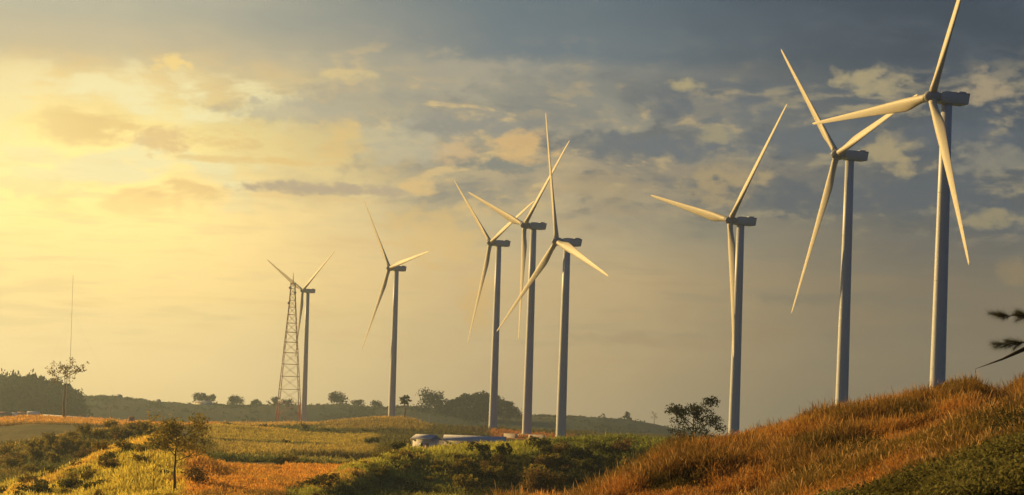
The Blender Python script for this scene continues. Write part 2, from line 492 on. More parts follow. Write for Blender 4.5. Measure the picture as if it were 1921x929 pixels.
fine = np.linspace(R(-15.5), R(15.5), 1300)
out_ = np.array([R(15.5) + (R(180) - R(15.5)) * (i / 40) ** 1.6 for i in range(1, 41)])
AZ_ = np.concatenate([-out_[::-1], fine, out_])
RR = np.unique(np.concatenate([np.geomspace(2, 30, 24), np.geomspace(30, 135, 190), np.geomspace(135, 260, 50), np.geomspace(260, 460, 140), np.geomspace(460, 2450, 210), np.geomspace(2450, 4500, 20)]))
NA, NR = len(AZ_), len(RR)
lr = np.array([np.interp(AZ_, l[0], l[1]) for l in LAYERS])
lz = np.array([np.interp(AZ_, l[0], l[2]) for l in LAYERS])
k_ = np.clip((np.abs(AZ_) - R(24)) / R(40), 0, 1); k_ = k_ * k_ * (3 - 2 * k_)
lz = lz * (1 - k_) + np.array(GEN)[:, None] * k_
# soften the columns a little so that the ridges do not look cut with a ruler
Z = np.zeros((NR, NA))
for j in range(NA):
    i = np.clip(np.searchsorted(lr[:, j], RR) - 1, 0, len(LAYERS) - 2)
    t = np.clip((RR - lr[i, j]) / (lr[i + 1, j] - lr[i, j]), 0, 1)
    t = t * t * (3 - 2 * t)
    Z[:, j] = lz[i, j] * (1 - t) + lz[i + 1, j] * t
AG, RG = np.meshgrid(AZ_, RR)
XG, YG = RG * np.sin(AG), RG * np.cos(AG)
amp = np.interp(RG, [2, 30, 80, 120, 200, 400, 900, 2000, 4500], [0, .2, .3, .3, .6, .8, .9, 2.2, 3])
wl = np.interp(RG, [2, 80, 400, 2400], [3, 7, 14, 90])
lum = fbm(XG, YG, 9.0, 4) * np.clip(1.3 - RG / 300, 0, 1) + fbm(XG, YG, 22.0, 4, n2) * np.clip(RG / 300 - .3, 0, 1) * np.clip(1.5 - RG / 1200, 0, 1) + fbm(XG, YG, 120.0, 4, n3) * np.clip(RG / 1400 - .4, 0, 1)
Z = Z + amp * lum


def ground_z(x, y):
    a = np.arctan2(x, y); r_ = np.hypot(x, y)
    ja = np.clip(np.searchsorted(AZ_, a) - 1, 0, NA - 2); ir = np.clip(np.searchsorted(RR, r_) - 1, 0, NR - 2)
    ta = np.clip((a - AZ_[ja]) / (AZ_[ja + 1] - AZ_[ja]), 0, 1); tr = np.clip((r_ - RR[ir]) / (RR[ir + 1] - RR[ir]), 0, 1)
    return (Z[ir, ja] * (1 - ta) + Z[ir, ja + 1] * ta) * (1 - tr) + (Z[ir + 1, ja] * (1 - ta) + Z[ir + 1, ja + 1] * ta) * tr


TAN = Z / np.maximum(YG, 1e-3)
RUN = np.maximum.accumulate(TAN, axis=0)


def visible(x, y, z, tol=0.0):
    """is a point clear of the ground in front of it (seen from the viewpoint)"""
    a = np.arctan2(x, y); r_ = np.hypot(x, y)
    ja = np.clip(np.searchsorted(AZ_, a), 0, NA - 1); ir = np.clip(np.searchsorted(RR, r_) - 2, 0, NR - 1)
    return z / y >= RUN[ir, ja] - tol


def px_of(x, y, z):
    u, v = F_PX * x / y, F_PX * z / y
    return CX + u * cr + v * sr, HY + u * sr - v * cr


def spot(px, d, dz=0.0):
    """ground point in the direction of a photo column, at a distance"""
    z = -10.0
    for _ in range(6):
        v = F_PX * z / d
        u = (px - CX - v * sr) / cr
        z = float(ground_z(np.array([u / F_PX * d]), np.array([d]))[0])
    return Vector((u / F_PX * d, d, z + dz))


def at(px, py, d):
    u, v = uv_of(px, py)
    return Vector((u / F_PX * d, d, v / F_PX * d))


# land colours: dry grass, crops, bare soil (base colours of the ground, some bands with sun or shade painted in)
def sm(x, a, b):
    t = np.clip((x - a) / (b - a), 0, 1); return t * t * (3 - 2 * t)


def land_colour(x, y, z):
    r_ = np.hypot(x, y); px, py = px_of(x, np.maximum(y, 1), z)
    col = np.empty(x.shape + (3,)); col[:] = (0.105, 0.098, 0.034)
    def lay(m, c):
        m = np.clip(m, 0, 1)[..., None]; col[:] = col * (1 - m) + np.array(c) * m
    f1, f2, f3 = fbm(x, y, 14, 4, n2), fbm(x, y, 40, 4, n3), fbm(x, y, 5, 3, n1)
    w = lambda a, b, s=20: sm(px + f2 * 25, a - s, a + s) * (1 - sm(px + f2 * 25, b - s, b + s))
    d = lambda a, b, s=12: sm(r_ + f1 * 14, a - s, a + s) * (1 - sm(r_ + f1 * 14, b - s, b + s))
    # yellow hill on the left
    lay(w(-900, 400, 30) * d(270, 420, 15), (0.50, 0.41, 0.075))
    lay(w(-900, 400, 30) * d(270, 420, 15) * sm(f1, -0.02, 0.18), (0.17, 0.165, 0.04))
    lay(w(-900, 400, 30) * d(270, 420, 15) * sm(f3 + f2, .15, .4), (0.46, 0.31, 0.06))
    lay(w(-900, 380, 30) * d(372, 540, 12), (0.105, 0.105, 0.035))
    lay(w(-900, 380, 30) * d(372, 540, 12) * sm(f1, .0, .25), (0.22, 0.17, 0.045))
    lay(w(-900, 330, 20) * d(520, 590, 10) * sm(f1, -.15, .15), (0.46, 0.30, 0.06))
    lay(w(-900, 330, 30) * d(620, 830, 25), (0.19, 0.16, 0.065))
    lay(w(-900, 520, 30) * d(840, 1010, 15), (0.50, 0.29, 0.075))
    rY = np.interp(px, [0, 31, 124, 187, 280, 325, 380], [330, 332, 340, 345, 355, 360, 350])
    lay((1 - sm(np.abs(r_ - rY + f1 * 6), 5, 12)) * w(-900, 390, 10), (0.56, 0.40, 0.08))  # golden strip along the crest: sunlight painted into the ground colour
    # orange field and the terraces behind it
    lay(w(345, 680, 12) * d(240, 428, 6), (0.52, 0.27, 0.055))
    lay(w(345, 680, 12) * d(240, 420, 6) * sm(f1 + f3 * .6, .12, .34) * .6, (0.22, 0.16, 0.04))
    lay(w(370, 760, 14) * d(432, 447, 3), (0.09, 0.10, 0.035))
    lay(w(420, 760, 14) * d(449, 472, 4), (0.24, 0.21, 0.06))
    lay(w(560, 760, 14) * d(474, 494, 3), (0.06, 0.05, 0.03))  # dark strip: the terrace's shadow line painted into the ground
    lay(w(400, 700, 20) * d(500, 620, 10), (0.34, 0.26, 0.07))
    lay(w(460, 740, 20) * d(620, 690, 6), (0.13, 0.135, 0.05))
    lay(w(380, 700, 20) * d(690, 860, 8), (0.36, 0.28, 0.06))
    lay(w(420, 640, 20) * d(900, 1120, 12), (0.085, 0.10, 0.035))
    lay(w(380, 800, 20) * d(1120, 1600, 20), (0.42, 0.28, 0.07))
    lay(w(600, 800, 16) * d(960, 1180, 16), (0.24, 0.18, 0.05))
    # green ridge in the middle: everything on the near side of its crest line
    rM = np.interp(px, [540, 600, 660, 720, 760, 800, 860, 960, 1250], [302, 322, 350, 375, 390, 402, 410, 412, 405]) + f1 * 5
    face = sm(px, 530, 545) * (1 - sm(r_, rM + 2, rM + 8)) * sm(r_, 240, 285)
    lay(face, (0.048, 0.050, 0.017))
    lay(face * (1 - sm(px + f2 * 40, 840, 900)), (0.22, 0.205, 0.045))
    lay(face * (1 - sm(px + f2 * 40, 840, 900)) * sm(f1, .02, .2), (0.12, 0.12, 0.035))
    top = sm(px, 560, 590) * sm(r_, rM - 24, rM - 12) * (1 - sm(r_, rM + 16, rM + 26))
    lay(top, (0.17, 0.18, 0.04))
    lay(top * (1 - sm(px + f2 * 60, 940, 1060)), (0.32, 0.30, 0.055))  # brighter crest band: its sunlit top put into the ground colour
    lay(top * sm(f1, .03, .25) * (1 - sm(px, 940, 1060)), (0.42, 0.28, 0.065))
    lay(w(860, 1150, 14) * d(170, 222, 6), (0.40, 0.20, 0.045))
    # gravel pad, bare soil around the towers
    lay(sm(px, 770, 780) * (1 - sm(px, 942, 960)) * d(452, 560, 4), (0.36, 0.31, 0.25))
    lay(w(860, 950, 10) * d(940, 1100, 12), (0.10, 0.08, 0.04))
    lay(w(925, 1070, 10) * d(850, 1060, 12), (0.30, 0.135, 0.04))
    # far ridge: dark pasture with strips
    far = sm(r_, 1650, 1750)
    lay(far, (0.070, 0.080, 0.052))
    lay(far * sm(px, 860, 1060) * .8, (0.045, 0.066, 0.052))
    lay(sm(px, 1230, 1300) * sm(r_, 150, 180), (0.045, 0.055, 0.025))  # mostly hidden land behind the hill, darkened to cut bounce light on towers
    lay(far * sm(fbm(x, y, 260, 3, n2), 0.05, .2) * .7, (0.115, 0.108, 0.066))
    lay(far * sm(fbm(x, y * .25, 60, 3, n1), 0.12, .2) * .6, (0.055, 0.075, 0.052))
    # near hill soil
    near = 1 - sm(r_, 135, 165)
    lay(near, (0.10, 0.062, 0.026))
    g = 1 - sm(r_ + f1 * 5, 56, 62)
    lay(g * near, (0.06, 0.056, 0.02))
    return col * (1 + 0.35 * f3[..., None])


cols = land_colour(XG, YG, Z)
m_g, t_, out = new_mat('land')
at_ = t_.nodes.new('ShaderNodeAttribute'); at_.attribute_name = 'tint'
geo = t_.nodes.new('ShaderNodeNewGeometry')
nz = t_.nodes.new('ShaderNodeTexNoise'); nz.inputs['Scale'].default_value = 0.7; nz.inputs['Detail'].default_value = 7; nz.inputs['Roughness'].default_value = 0.65
t_.links.new(geo.outputs['Position'], nz.inputs['Vector'])
mr = t_.nodes.new('ShaderNodeMapRange'); mr.inputs[1].default_value = .3; mr.inputs[2].default_value = .7; mr.inputs[3].default_value = .55; mr.inputs[4].default_value = 1.45
t_.links.new(nz.outputs['Fac'], mr.inputs[0])
vm = t_.nodes.new('ShaderNodeVectorMath'); vm.operation = 'SCALE'
t_.links.new(at_.outputs['Color'], vm.inputs[0]); t_.links.new(mr.outputs[0], vm.inputs['Scale'])
bp = t_.nodes.new('ShaderNodeBump'); bp.inputs['Strength'].default_value = 0.9; bp.inputs['Distance'].default_value = 0.8
t_.links.new(nz.outputs['Fac'], bp.inputs['Height'])
bs = t_.nodes.new('ShaderNodeBsdfPrincipled'); bs.inputs['Roughness'].default_value = 0.95; bs.inputs['Specular IOR Level'].default_value = 0.05
t_.links.new(vm.outputs[0], bs.inputs['Base Color']); t_.links.new(bp.outputs[0], bs.inputs['Normal']); t_.links.new(bs.outputs[0], out.inputs[0])

vid = np.arange(NR * NA).reshape(NR, NA)
q = np.stack([vid[:-1, :-1], vid[:-1, 1:], vid[1:, 1:], vid[1:, :-1]], -1).reshape(-1, 4)[:, ::-1]
# close the ring behind the camera and the centre under it
seam = np.stack([vid[:-1, -1], vid[:-1, 0], vid[1:, 0], vid[1:, -1]], -1)[:, ::-1]
verts = np.concatenate([np.stack([XG, YG, Z], -1).reshape(-1, 3), [[0, 0, -1.7]]])
cen = np.stack([np.full(NA, NR * NA), np.roll(vid[0], -1), vid[0]], -1)
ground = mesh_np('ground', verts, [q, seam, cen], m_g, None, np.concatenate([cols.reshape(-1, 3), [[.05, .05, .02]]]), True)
tag(ground, 'rolling grassy hills with dry orange and green fields', 'ground', None, 'structure')

# ------------------------------------------------------------------ haze
HZ, HTOP = 4550.0, 172.0
hb = MB(); hb.box((0, 0, (HTOP - 68) / 2), (2 * HZ, 2 * HZ, HTOP + 68))
m_h, t_, out = new_mat('haze_air')
pv = t_.nodes.new('ShaderNodeVolumePrincipled')
pv.inputs['Color'].default_value = (0.78, 0.92, 1.0, 1)
pv.inputs['Density'].default_value = 0.00017
pv.inputs['Anisotropy'].default_value = 0.82
t_.links.new(pv.outputs[0], out.inputs['Volume'])
haze = hb.build('haze', m_h)
tag(haze, 'golden evening haze over the hills', 'haze', None, 'stuff')


# ------------------------------------------------------------------ wind turbines
def blade_mesh(b, t, a, r0=1.3, r1=50.0):
    """b span, t leading-edge direction, a rotor axis (upwind); returns an MB"""
    st = np.array([.026, .05, .08, .12, .16, .20, .25, .32, .42, .54, .66, .78, .88, .95, .985, 1.0])
    ch = np.interp(st, [0, .05, .1, .16, .21, .3, .5, .75, .93, .985, 1], [1.9, 1.9, 2.15, 2.95, 3.3, 2.9, 2.1, 1.4, .92, .62, .1])
    th = np.interp(st, [0, .05, .1, .16, .21, .3, .5, .75, 1], [1.0, .98, .75, .5, .38, .30, .22, .17, .14])
    tw = np.radians(np.interp(st, [0, .1, .2, .4, .7, 1], [16, 15, 12, 7, 3, 1]))
    k = 16
    ang = np.linspace(0, 2 * np.pi, k, endpoint=False)
    V_ = []
    for s, c, h, w in zip(st, ch, th, tw):
        rr = r0 + (r1 - r0) * (s - st[0]) / (1 - st[0])
        cl, sl = math.cos(w), math.sin(w)
        lead = t * cl + a * sl; nor = a * cl - t * sl
        blend = min(1, max(0, (s - .05) / .13))
        for g in ang:
            # circle at the root -> airfoil with its thick edge forward and thin edge behind
            xc, yc = math.cos(g) * .5, math.sin(g) * .5
            xa = math.cos(g) * .5 - 0.18
            ya = math.sin(g) * .5 * (0.28 + 0.72 * ((math.cos(g) + 1) / 2) ** .7) * 1.15
            x = xc * (1 - blend) + xa * blend; y = (yc * (1 - blend) + ya * blend) * (h if blend > 0 else 1)
            V_.append(b * rr + lead * (x * c) + nor * (y * c))
    n = len(st)
    q = [(i * k + j, i * k + (j + 1) % k, (i + 1) * k + (j + 1) % k, (i + 1) * k + j) for i in range(n - 1) for j in range(k)]
    V_.append(b * (r1 + .05)); V_.append(b * r0)
    tt = [((n - 1) * k + j, (n - 1) * k + (j + 1) % k, n * k) for j in range(k)] + [((j + 1) % k, j, n * k + 1) for j in range(k)]
    m = MB(); m.add(V_, q, tt)
    return m


CONE, TILT = R(4), R(3)
TURB = [  # hub px, hub py, rotor radius px, yaw to the sight line, phase, label
    (567.8, 545.2, 132, 56.3, 57.7, 'smallest white wind turbine, standing close behind the red lattice mast'),
    (730.8, 503, 168.4, 61.7, 82.5, 'white wind turbine standing alone on the grassy mound right of the lattice mast'),
    (920.5, 455.5, 195.7, 62.5, 70.8, 'leftmost turbine of the close cluster of three, beside the dark ridge trees'),
    (984, 422.6, 221.5, 60.5, 50.0, 'middle turbine of the close cluster of three, pale concrete blocks at its foot'),
    (1044.4, 453, 252.2, 61.9, 108.0, 'right turbine of the close cluster of three, one blade pointing almost straight up'),
    (1369.5, 413.4, 272.8, 56.8, 43.7, 'turbine right of the open-crowned tree, its lower blade hanging along its own tower'),
    (1570.3, 290, 313, 60.1, 76.5, 'turbine behind the orange hill whose right blade tip passes behind the tallest one'),
    (1747.4, 181.5, 389.9, 56.7, 28.2, 'tallest and nearest wind turbine at the right, its upper blade reaching out of view'),
]
for hx, hy, rp, yaw, ph, label in TURB:
    d = 50.0 * F_PX / rp
    hub = np.array(at(hx, hy, d))
    view = hub.copy(); view[2] = 0; view /= np.linalg.norm(view)
    right = np.array([view[1], -view[0], 0])
    th = R(yaw)
    ah = -math.sin(th) * right - math.cos(th) * view                  # horizontal rotor direction
    ax = ah * math.cos(TILT) + np.array([0, 0, math.sin(TILT)])
    e1 = math.cos(th) * right - math.sin(th) * view
    e2 = np.cross(e1, ax)
    if e2[2] < 0: e2 = -e2
    tower_xy = hub - ah * 4.4
    gz = float(ground_z(tower_xy[:1], tower_xy[1:2])[0])
    root = empty('wind_turbine', (tower_xy[0], tower_xy[1], gz), label, 'wind turbine', 'white wind turbines along the ridge')
    hz = hub[2] - gz                                                  # hub height above ground
    # local frame of the turbine: x = upwind
    fx = Vector(ah); rz = math.atan2(fx.y, fx.x)
    root.rotation_euler = (0, 0, rz)
    ca, sa = math.cos(-rz), math.sin(-rz)
    loc = lambda w: np.array([w[0] * ca - w[1] * sa, w[0] * sa + w[1] * ca, w[2]])
    top = hz - 1.45
    full = 2.05 * (1 + 0) ; base_r = 1.30 + (top + 3) * 0.0085
    tw = MB()
    hs = [-3.0, 0.0]; nseg = 4
    hs += [top * (i + 1) / nseg for i in range(nseg)]
    pts, rad = [], []
    for i, h in enumerate(hs):
        r_ = 1.30 + (top - h) * 0.0085
        pts.append((0, 0, h)); rad.append(r_)
    tw.tube(pts, rad, 40)
    tower = tw.build('tower', MT['turbine'], root, True)
    for h in hs[2:-1]:
        fl = MB(); r_ = 1.30 + (top - h) * 0.0085
        fl.tube([(0, 0, h - .09), (0, 0, h + .09)], r_ + .035, 40)
        fl.build('flange', MT['nacelle'], tower, False)
    dr = MB(); dr.box((-(base_r + 0.02), 0, 1.6), (.16, .95, 2.2)); dr.build('door', MT['hub'], tower)
    # nacelle: side profile extruded, upper rear edge overhanging
    prof = [(2.4, 1.15), (1.2, 1.45), (-5.2, 1.45), (-5.6, 1.38), (-5.55, 1.0), (-5.2, -1.15), (-4.9, -1.4), (1.0, -1.4), (2.2, -1.05), (2.6, -.8), (2.6, .85)]
    nb_ = MB(); n_ = len(prof); hw = 1.65
    for sgn in (-1, 1): pass
    pv_ = [(x, -hw, hz + z) for x, z in prof] + [(x, hw, hz + z) for x, z in prof]
    nb_.v.append(np.array(pv_)); nb_.n = len(pv_)
    nb_.q.append(np.array([(i, i + n_, (i + 1) % n_ + n_, (i + 1) % n_) for i in range(n_)]))
    nb_.t.append(np.array([(0, i, i + 1) for i in range(1, n_ - 1)] + [(n_, n_ + i + 1, n_ + i) for i in range(1, n_ - 1)]))
    nac = bevel(nb_.build('nacelle', MT['nacelle'], root), .12)
    cl = MB(); cl.box((-3.9, 0, hz + 1.62), (1.6, 2.2, .36)); cl.build('cooler', MT['nacelle'], nac)
    vn = MB(); vn.tube([(-5.0, .6, hz + 1.4), (-5.0, .6, hz + 2.3)], .05, 6); vn.tube([(-5.0, .35, hz + 2.25), (-5.0, .85, hz + 2.25)], .04, 6)
    vn.build('wind_vane', MT['hub'], nac)
    # hub with rounded nose
    H = loc(hub - np.array([tower_xy[0], tower_xy[1], gz])); axl = loc(ax)
    hbm = MB()
    prof_h = [(-1.9, 1.25), (-1.3, 1.5), (0, 1.55), (.7, 1.45), (1.3, 1.15), (1.75, .7), (1.98, .25), (2.03, .02)]
    hbm.tube([H + axl * s for s, _ in prof_h], [r_ for _, r_ in prof_h], 28)
    hubo = hbm.build('hub', MT['hub'], root, True)
    for k in range(3):
        f = R(ph) + k * 2 * math.pi / 3
        rad_ = math.cos(f) * e2 + math.sin(f) * e1
        b = math.cos(CONE) * rad_ + math.sin(CONE) * ax
        a_ = math.cos(CONE) * ax - math.sin(CONE) * rad_
        t = -math.sin(f) * e2 + math.cos(f) * e1
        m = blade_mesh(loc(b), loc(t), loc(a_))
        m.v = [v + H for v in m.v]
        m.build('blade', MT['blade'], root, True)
    if hx == 984:
        pl = MB(); pl.tube([(0, 0, -1), (0, 0, .6), (0, 0, 1.3)], [5.2, 4.6, base_r + .5], 24); pl.build('foundation', MT['concrete'], root)
    if hx == 567.8:
        pl = MB(); pl.tube([(0, 0, -1), (0, 0, .5)], [4.6, 4.2], 24); pl.build('foundation', MT['concrete'], root)

# ------------------------------------------------------------------ lattice mast
D_L = 1470.0
b0 = spot(541, D_L); b0.z -= 0.3
top_p = at(549.5, 512, D_L)
HL = top_p.z - b0.z
lat = empty('lattice_mast', b0, 'tall open lattice mast, red at the foot, in front of the smallest turbine', 'lattice mast')
lean = Vector((0, 0, 0))
HW = lambda h: np.interp(h / HL, [0, .15, .5, .82, .92, 1], [8.0, 6.9, 4.3, 1.9, 1.5, .2])
HSPLIT = HL * .15
corner = lambda i, h: np.array([(-1, -1), (1, -1), (1, 1), (-1, 1)][i]) * HW(h)
for i in range(4):
    m = MB()
    for lo, hi in ((HSPLIT, HL * .5), (HL * .5, HL * .82), (HL * .82, HL * .93)):
        m.tube([(*corner(i, lo), lo), (*corner(i, hi), hi)], .26, 6)
    lg = m.build('leg', MT['pale_steel'], lat)
    m = MB(); m.tube([(*corner(i, 0), -1), (*corner(i, HSPLIT), HSPLIT)], .34, 6); m.build('painted_foot', MT['red_steel'], lg)
levels = [0, .075, .15, .235, .32, .40, .475, .545, .61, .67, .725, .775, .82, .86, .895, .93]
for a_, b_ in zip(levels[:-1], levels[1:]):
    m = MB(); lo, hi = a_ * HL, b_ * HL
    for i in range(4):
        j = (i + 1) % 4
        p, q_ = corner(i, lo), corner(j, lo); p2, q2 = corner(i, hi), corner(j, hi)
        m.tube([(*p, lo), (*q2, hi)], .08, 5); m.tube([(*q_, lo), (*p2, hi)], .08, 5)
        m.tube([(*p2, hi), (*q2, hi)], .14, 5)
    m.build('bracing', MT['red_steel'] if b_ <= .16 else MT['pale_steel'], lat)
m = MB(); m.box((0, 0, HL * .93), (3.6, 3.6, .3)); m.build('platform', MT['pale_steel'], lat)
m = MB(); m.tube([(0, 0, HL * .93), (0, 0, HL)], [.35, .12], 8)
m.build('spire', MT['red_steel'], lat)
for s_, h in ((-1, .90), (1, .87), (-1, .80)):
    m = MB(); w = HW(h * HL); m.tube([(s_ * w, -w, h * HL), (s_ * w, -w - .9, h * HL)], [.95, .95], 14)
    m.build('antenna_drum', MT['white_wall'], lat)


# ------------------------------------------------------------------ trees and shrubs
def leaf_cloud(centres, radii, n, size, flat=0.8, g=None):
    g = g or rng
    centres = np.asarray(centres, float); radii = np.asarray(radii, float)
    w = radii ** 2; w /= w.sum()
    ci = g.choice(len(centres), n, p=w)
    v = g.normal(size=(n, 3)); v /= np.linalg.norm(v, axis=1)[:, None]
    rr = g.random(n) ** .5
    p = centres[ci] + v * (radii[ci] * rr)[:, None] * np.array([1, 1, flat])
    a = g.normal(size=(n, 3)); a /= np.linalg.norm(a, axis=1)[:, None]
    h = g.normal(size=(n, 3)); b = np.cross(a, h); b /= np.linalg.norm(b, axis=1)[:, None]
    s = size * (.6 + .8 * g.random(n))[:, None]
    V_ = np.stack([p - a * s, p + b * s * .55, p + a * s, p - b * s * .55], 1).reshape(-1, 3)
    return V_, np.arange(n * 4).reshape(-1, 4)


def grow(height, spread, seed, trunk_frac=.4, limbs=7, up=.5, r0=None, fork=2):
    """-> (MB of trunk and limbs, list of limb end points)"""
    g = np.random.default_rng(seed)
    m = MB(); ends = []
    r0 = r0 or height * .022
    bend = g.normal(size=2) * height * .03
    tp = [np.array([0, 0, -.6])]
    K = 6
    for i in range(1, K + 1):
        f = i / K
        tp.append(np.array([bend[0] * f * f + g.normal() * height * .008, bend[1] * f * f + g.normal() * height * .008, height * .86 * f]))
    m.tube(tp, np.linspace(r0 * 1.25, r0 * .25, K + 1), 8)
    for l in range(limbs):
        f = trunk_frac + (1 - trunk_frac) * (l + g.random() * .8) / limbs
        f = min(f, .97)
        k = f * K; i = min(int(k), K - 1); s = tp[i] + (tp[i + 1] - tp[i]) * (k - i)
        az = l * 2.4 + g.random() * .9
        reach = spread * (.55 + .5 * g.random()) * (1.15 - .55 * (f - trunk_frac) / (1 - trunk_frac))
        d = np.array([math.cos(az), math.sin(az), up * (.5 + g.random())])
        e = s + d * reach * np.array([1, 1, .8])
        e[2] = min(e[2], height)
        mid = (s + e) / 2 + g.normal(size=3) * reach * .08 - np.array([0, 0, reach * .06])
        m.tube([s, mid, e], [r0 * .45, r0 * .28, r0 * .1], 6)
        ends.append(e); ends.append((mid + e) / 2)
        for k2 in range(fork):
            d2 = d + g.normal(size=3) * .6
            e2_ = mid + d2 * reach * .5; e2_[2] = min(e2_[2], height)
            m.tube([mid, e2_], [r0 * .22, r0 * .07], 5); ends.append(e2_)
    ends.append(tp[-1])
    return m, ends


def tree(name, loc, height, spread, seed, label, group=None, cat='tree', leaf='leaf_dark', n=900, size=.35, clump=.28, rz=0, **kw):
    if leaf == 'leaf_far': loc = loc - Vector((0, 0, height * .1))
    root = empty(name, loc, label, cat, group, rz)
    bark = kw.pop('bark', 'bark')
    m, ends = grow(height, spread, seed, **kw)
    m.build('trunk', MT[bark], root, True)
    g = np.random.default_rng(seed + 99)
    V_, q_ = leaf_cloud(ends, [spread * clump * (.6 + .8 * g.random()) for _ in ends], n, size, .8, g)
    mesh_np('crown', V_, [q_], MT[leaf], root)
    return root


def shrub(name, loc, w, h, seed, label, group=None, cat='shrub', leaf='leaf_dark', n=420, size=.22):
    root = empty(name, loc, label, cat, group)
    g = np.random.default_rng(seed)
    m = MB(); ends = []
    for k in range(7):
        az = k * 2.4 + g.random(); rr = w * .5 * (.3 + .6 * g.random())
        e = np.array([math.cos(az) * rr, math.sin(az) * rr, h * (.35 + .5 * g.random())])
        m.tube([(0, 0, -.4), e * np.array([.4, .4, .6]), e], [h * .03, h * .02, h * .008], 5); ends.append(e)
    m.build('stem', MT['bark'], root)
    cen = ends + [np.array([g.normal() * w * .22, g.normal() * w * .22, h * (.25 + .4 * g.random())]) for _ in range(5)]
    V_, q_ = leaf_cloud(cen, [min(w, h) * (.22 + .16 * g.random()) for _ in cen], n, size, .9, g)
    V_[:, 2] = np.maximum(V_[:, 2], -.1)
    mesh_np('foliage', V_, [q_], MT[leaf], root)
    return root


def copy_thing(root, loc, rz, s, label=None):
    r_ = root.copy(); C.objects.link(r_)
    r_.location = loc; r_.rotation_euler = (0, 0, rz); r_.scale = s if hasattr(s, '__len__') else (s, s, s)
    if label: r_['label'] = label
    for ch in list(root.children):
        c = ch.copy(); C.objects.link(c); c.parent = r_
    return r_


# single trees of the middle ground
tree('broad_tree', spot(326, 288), 9.6, 4.2, 11, 'slender forked tree with sparse olive crown on the yellow slope', leaf='leaf_olive', n=2900, size=.17, clump=.30, trunk_frac=.5, limbs=8, up=.7, r0=.17, fork=3)
tree('broad_tree', spot(1297, 378), 11.0, 5.6, 23, 'dark open-crowned tree standing beside the orange hill', leaf='leaf_dark', n=4000, size=.17, clump=.185, trunk_frac=.25, limbs=11, up=.75, r0=.2, fork=3)
tree('broad_tree', spot(1018, 292), 5.4, 2.7, 31, 'dense brownish tree in the dark hollow left of the orange hill', leaf='leaf_brown', n=2600, size=.17, clump=.42, trunk_frac=.3, limbs=10, up=.5, bark='pale_bark')
tree('broad_tree', spot(631, 2380), 11.5, 8.5, 41, 'lone rounded tree on the far ridge right of the lattice mast', leaf='leaf_far', n=900, size=1.1, clump=.55, trunk_frac=.2, limbs=8)
tree('broad_tree', spot(440, 2370), 10, 7.5, 43, 'rounded clump of a tree alone on the far ridge left of the lattice mast', leaf='leaf_far', n=900, size=.9, clump=.55, trunk_frac=.12, limbs=8)
tree('broad_tree', spot(815, 2200), 21, 13, 47, 'large dome-shaped tree at the left end of the ridge grove', leaf='leaf_far', n=1900, size=1.2, clump=.55, trunk_frac=.08, limbs=10)
tree('umbrella_tree', spot(119, 905), 25, 7.4, 53, 'tall umbrella-crowned tree rising above the wood at the left', leaf='leaf_brown', n=520, size=.42, clump=.24, trunk_frac=.78, limbs=8, up=.45, r0=.34)
tree('conical_tree', spot(1177, 2290), 9.5, 2.7, 59, 'small pointed tree alone on the far ridge right of the turbine cluster', leaf='leaf_far', n=420, size=.7, clump=.6, trunk_frac=.2, limbs=8, up=.2)
tree('broad_tree', spot(1132, 2300), 5, 2.0, 61, 'tiny tree on the far ridge between the turbines and the pointed tree', leaf='leaf_far', n=120, size=.5, clump=.5, trunk_frac=.3, limbs=5)
tree('bare_tree', spot(1227, 2280), 13, 3.2, 67, 'thin almost leafless tree at the right end of the far ridge', leaf='leaf_brown', n=60, size=.5, clump=.3, trunk_frac=.4, limbs=7, up=.9)
tree('bare_tree', spot(287, 286), 4.6, .8, 71, 'thin leafless sapling left of the slender forked tree', leaf='leaf_brown', n=40, size=.1, clump=.3, trunk_frac=.5, limbs=4, up=1.2, r0=.06)
tree('palm_tree', spot(759, 1215), 14, 2.6, 73, 'pale-trunked palm-like tree on the mound beside the lone turbine', leaf='leaf_dark', n=260, size=.7, clump=.36, trunk_frac=.66, limbs=9, up=.25, bark='pale_bark', r0=.45)
for i, (px, d, h, s) in enumerate([(370, 2365, 12, 5), (383, 2370, 13.5, 5), (396, 2360, 11, 5)]):
    tree('broad_tree', spot(px, d), h, s, 80 + i, ['leftmost of three trees behind the white hut on the far ridge', 'middle of three trees behind the white hut on the far ridge', 'rightmost of three trees behind the white hut on the far ridge'][i],
         'trees behind the white hut', leaf='leaf_far', n=600, size=.9, clump=.5, trunk_frac=.1, limbs=8, up=.8)
for i, (px, d, h, s) in enumerate([(515, 2380, 11, 5), (478, 2380, 7, 5), (540, 2390, 6, 5), (672, 2380, 6, 5), (705, 2370, 5, 6)]):
    tree('broad_tree', spot(px, d), h, s, 90 + i, ['small tree on the far ridge behind the foot of the lattice mast', 'low bushy tree on the far ridge left of the lattice mast', 'low scrubby tree on the ridge between mast legs',
         'low tree on the far ridge between the lone round tree and the mound turbine', 'low wide tree on the far ridge just left of the mound turbine'][i], 'low trees along the far ridge', leaf='leaf_far', n=450, size=.9, clump=.55, trunk_frac=.1, limbs=6)

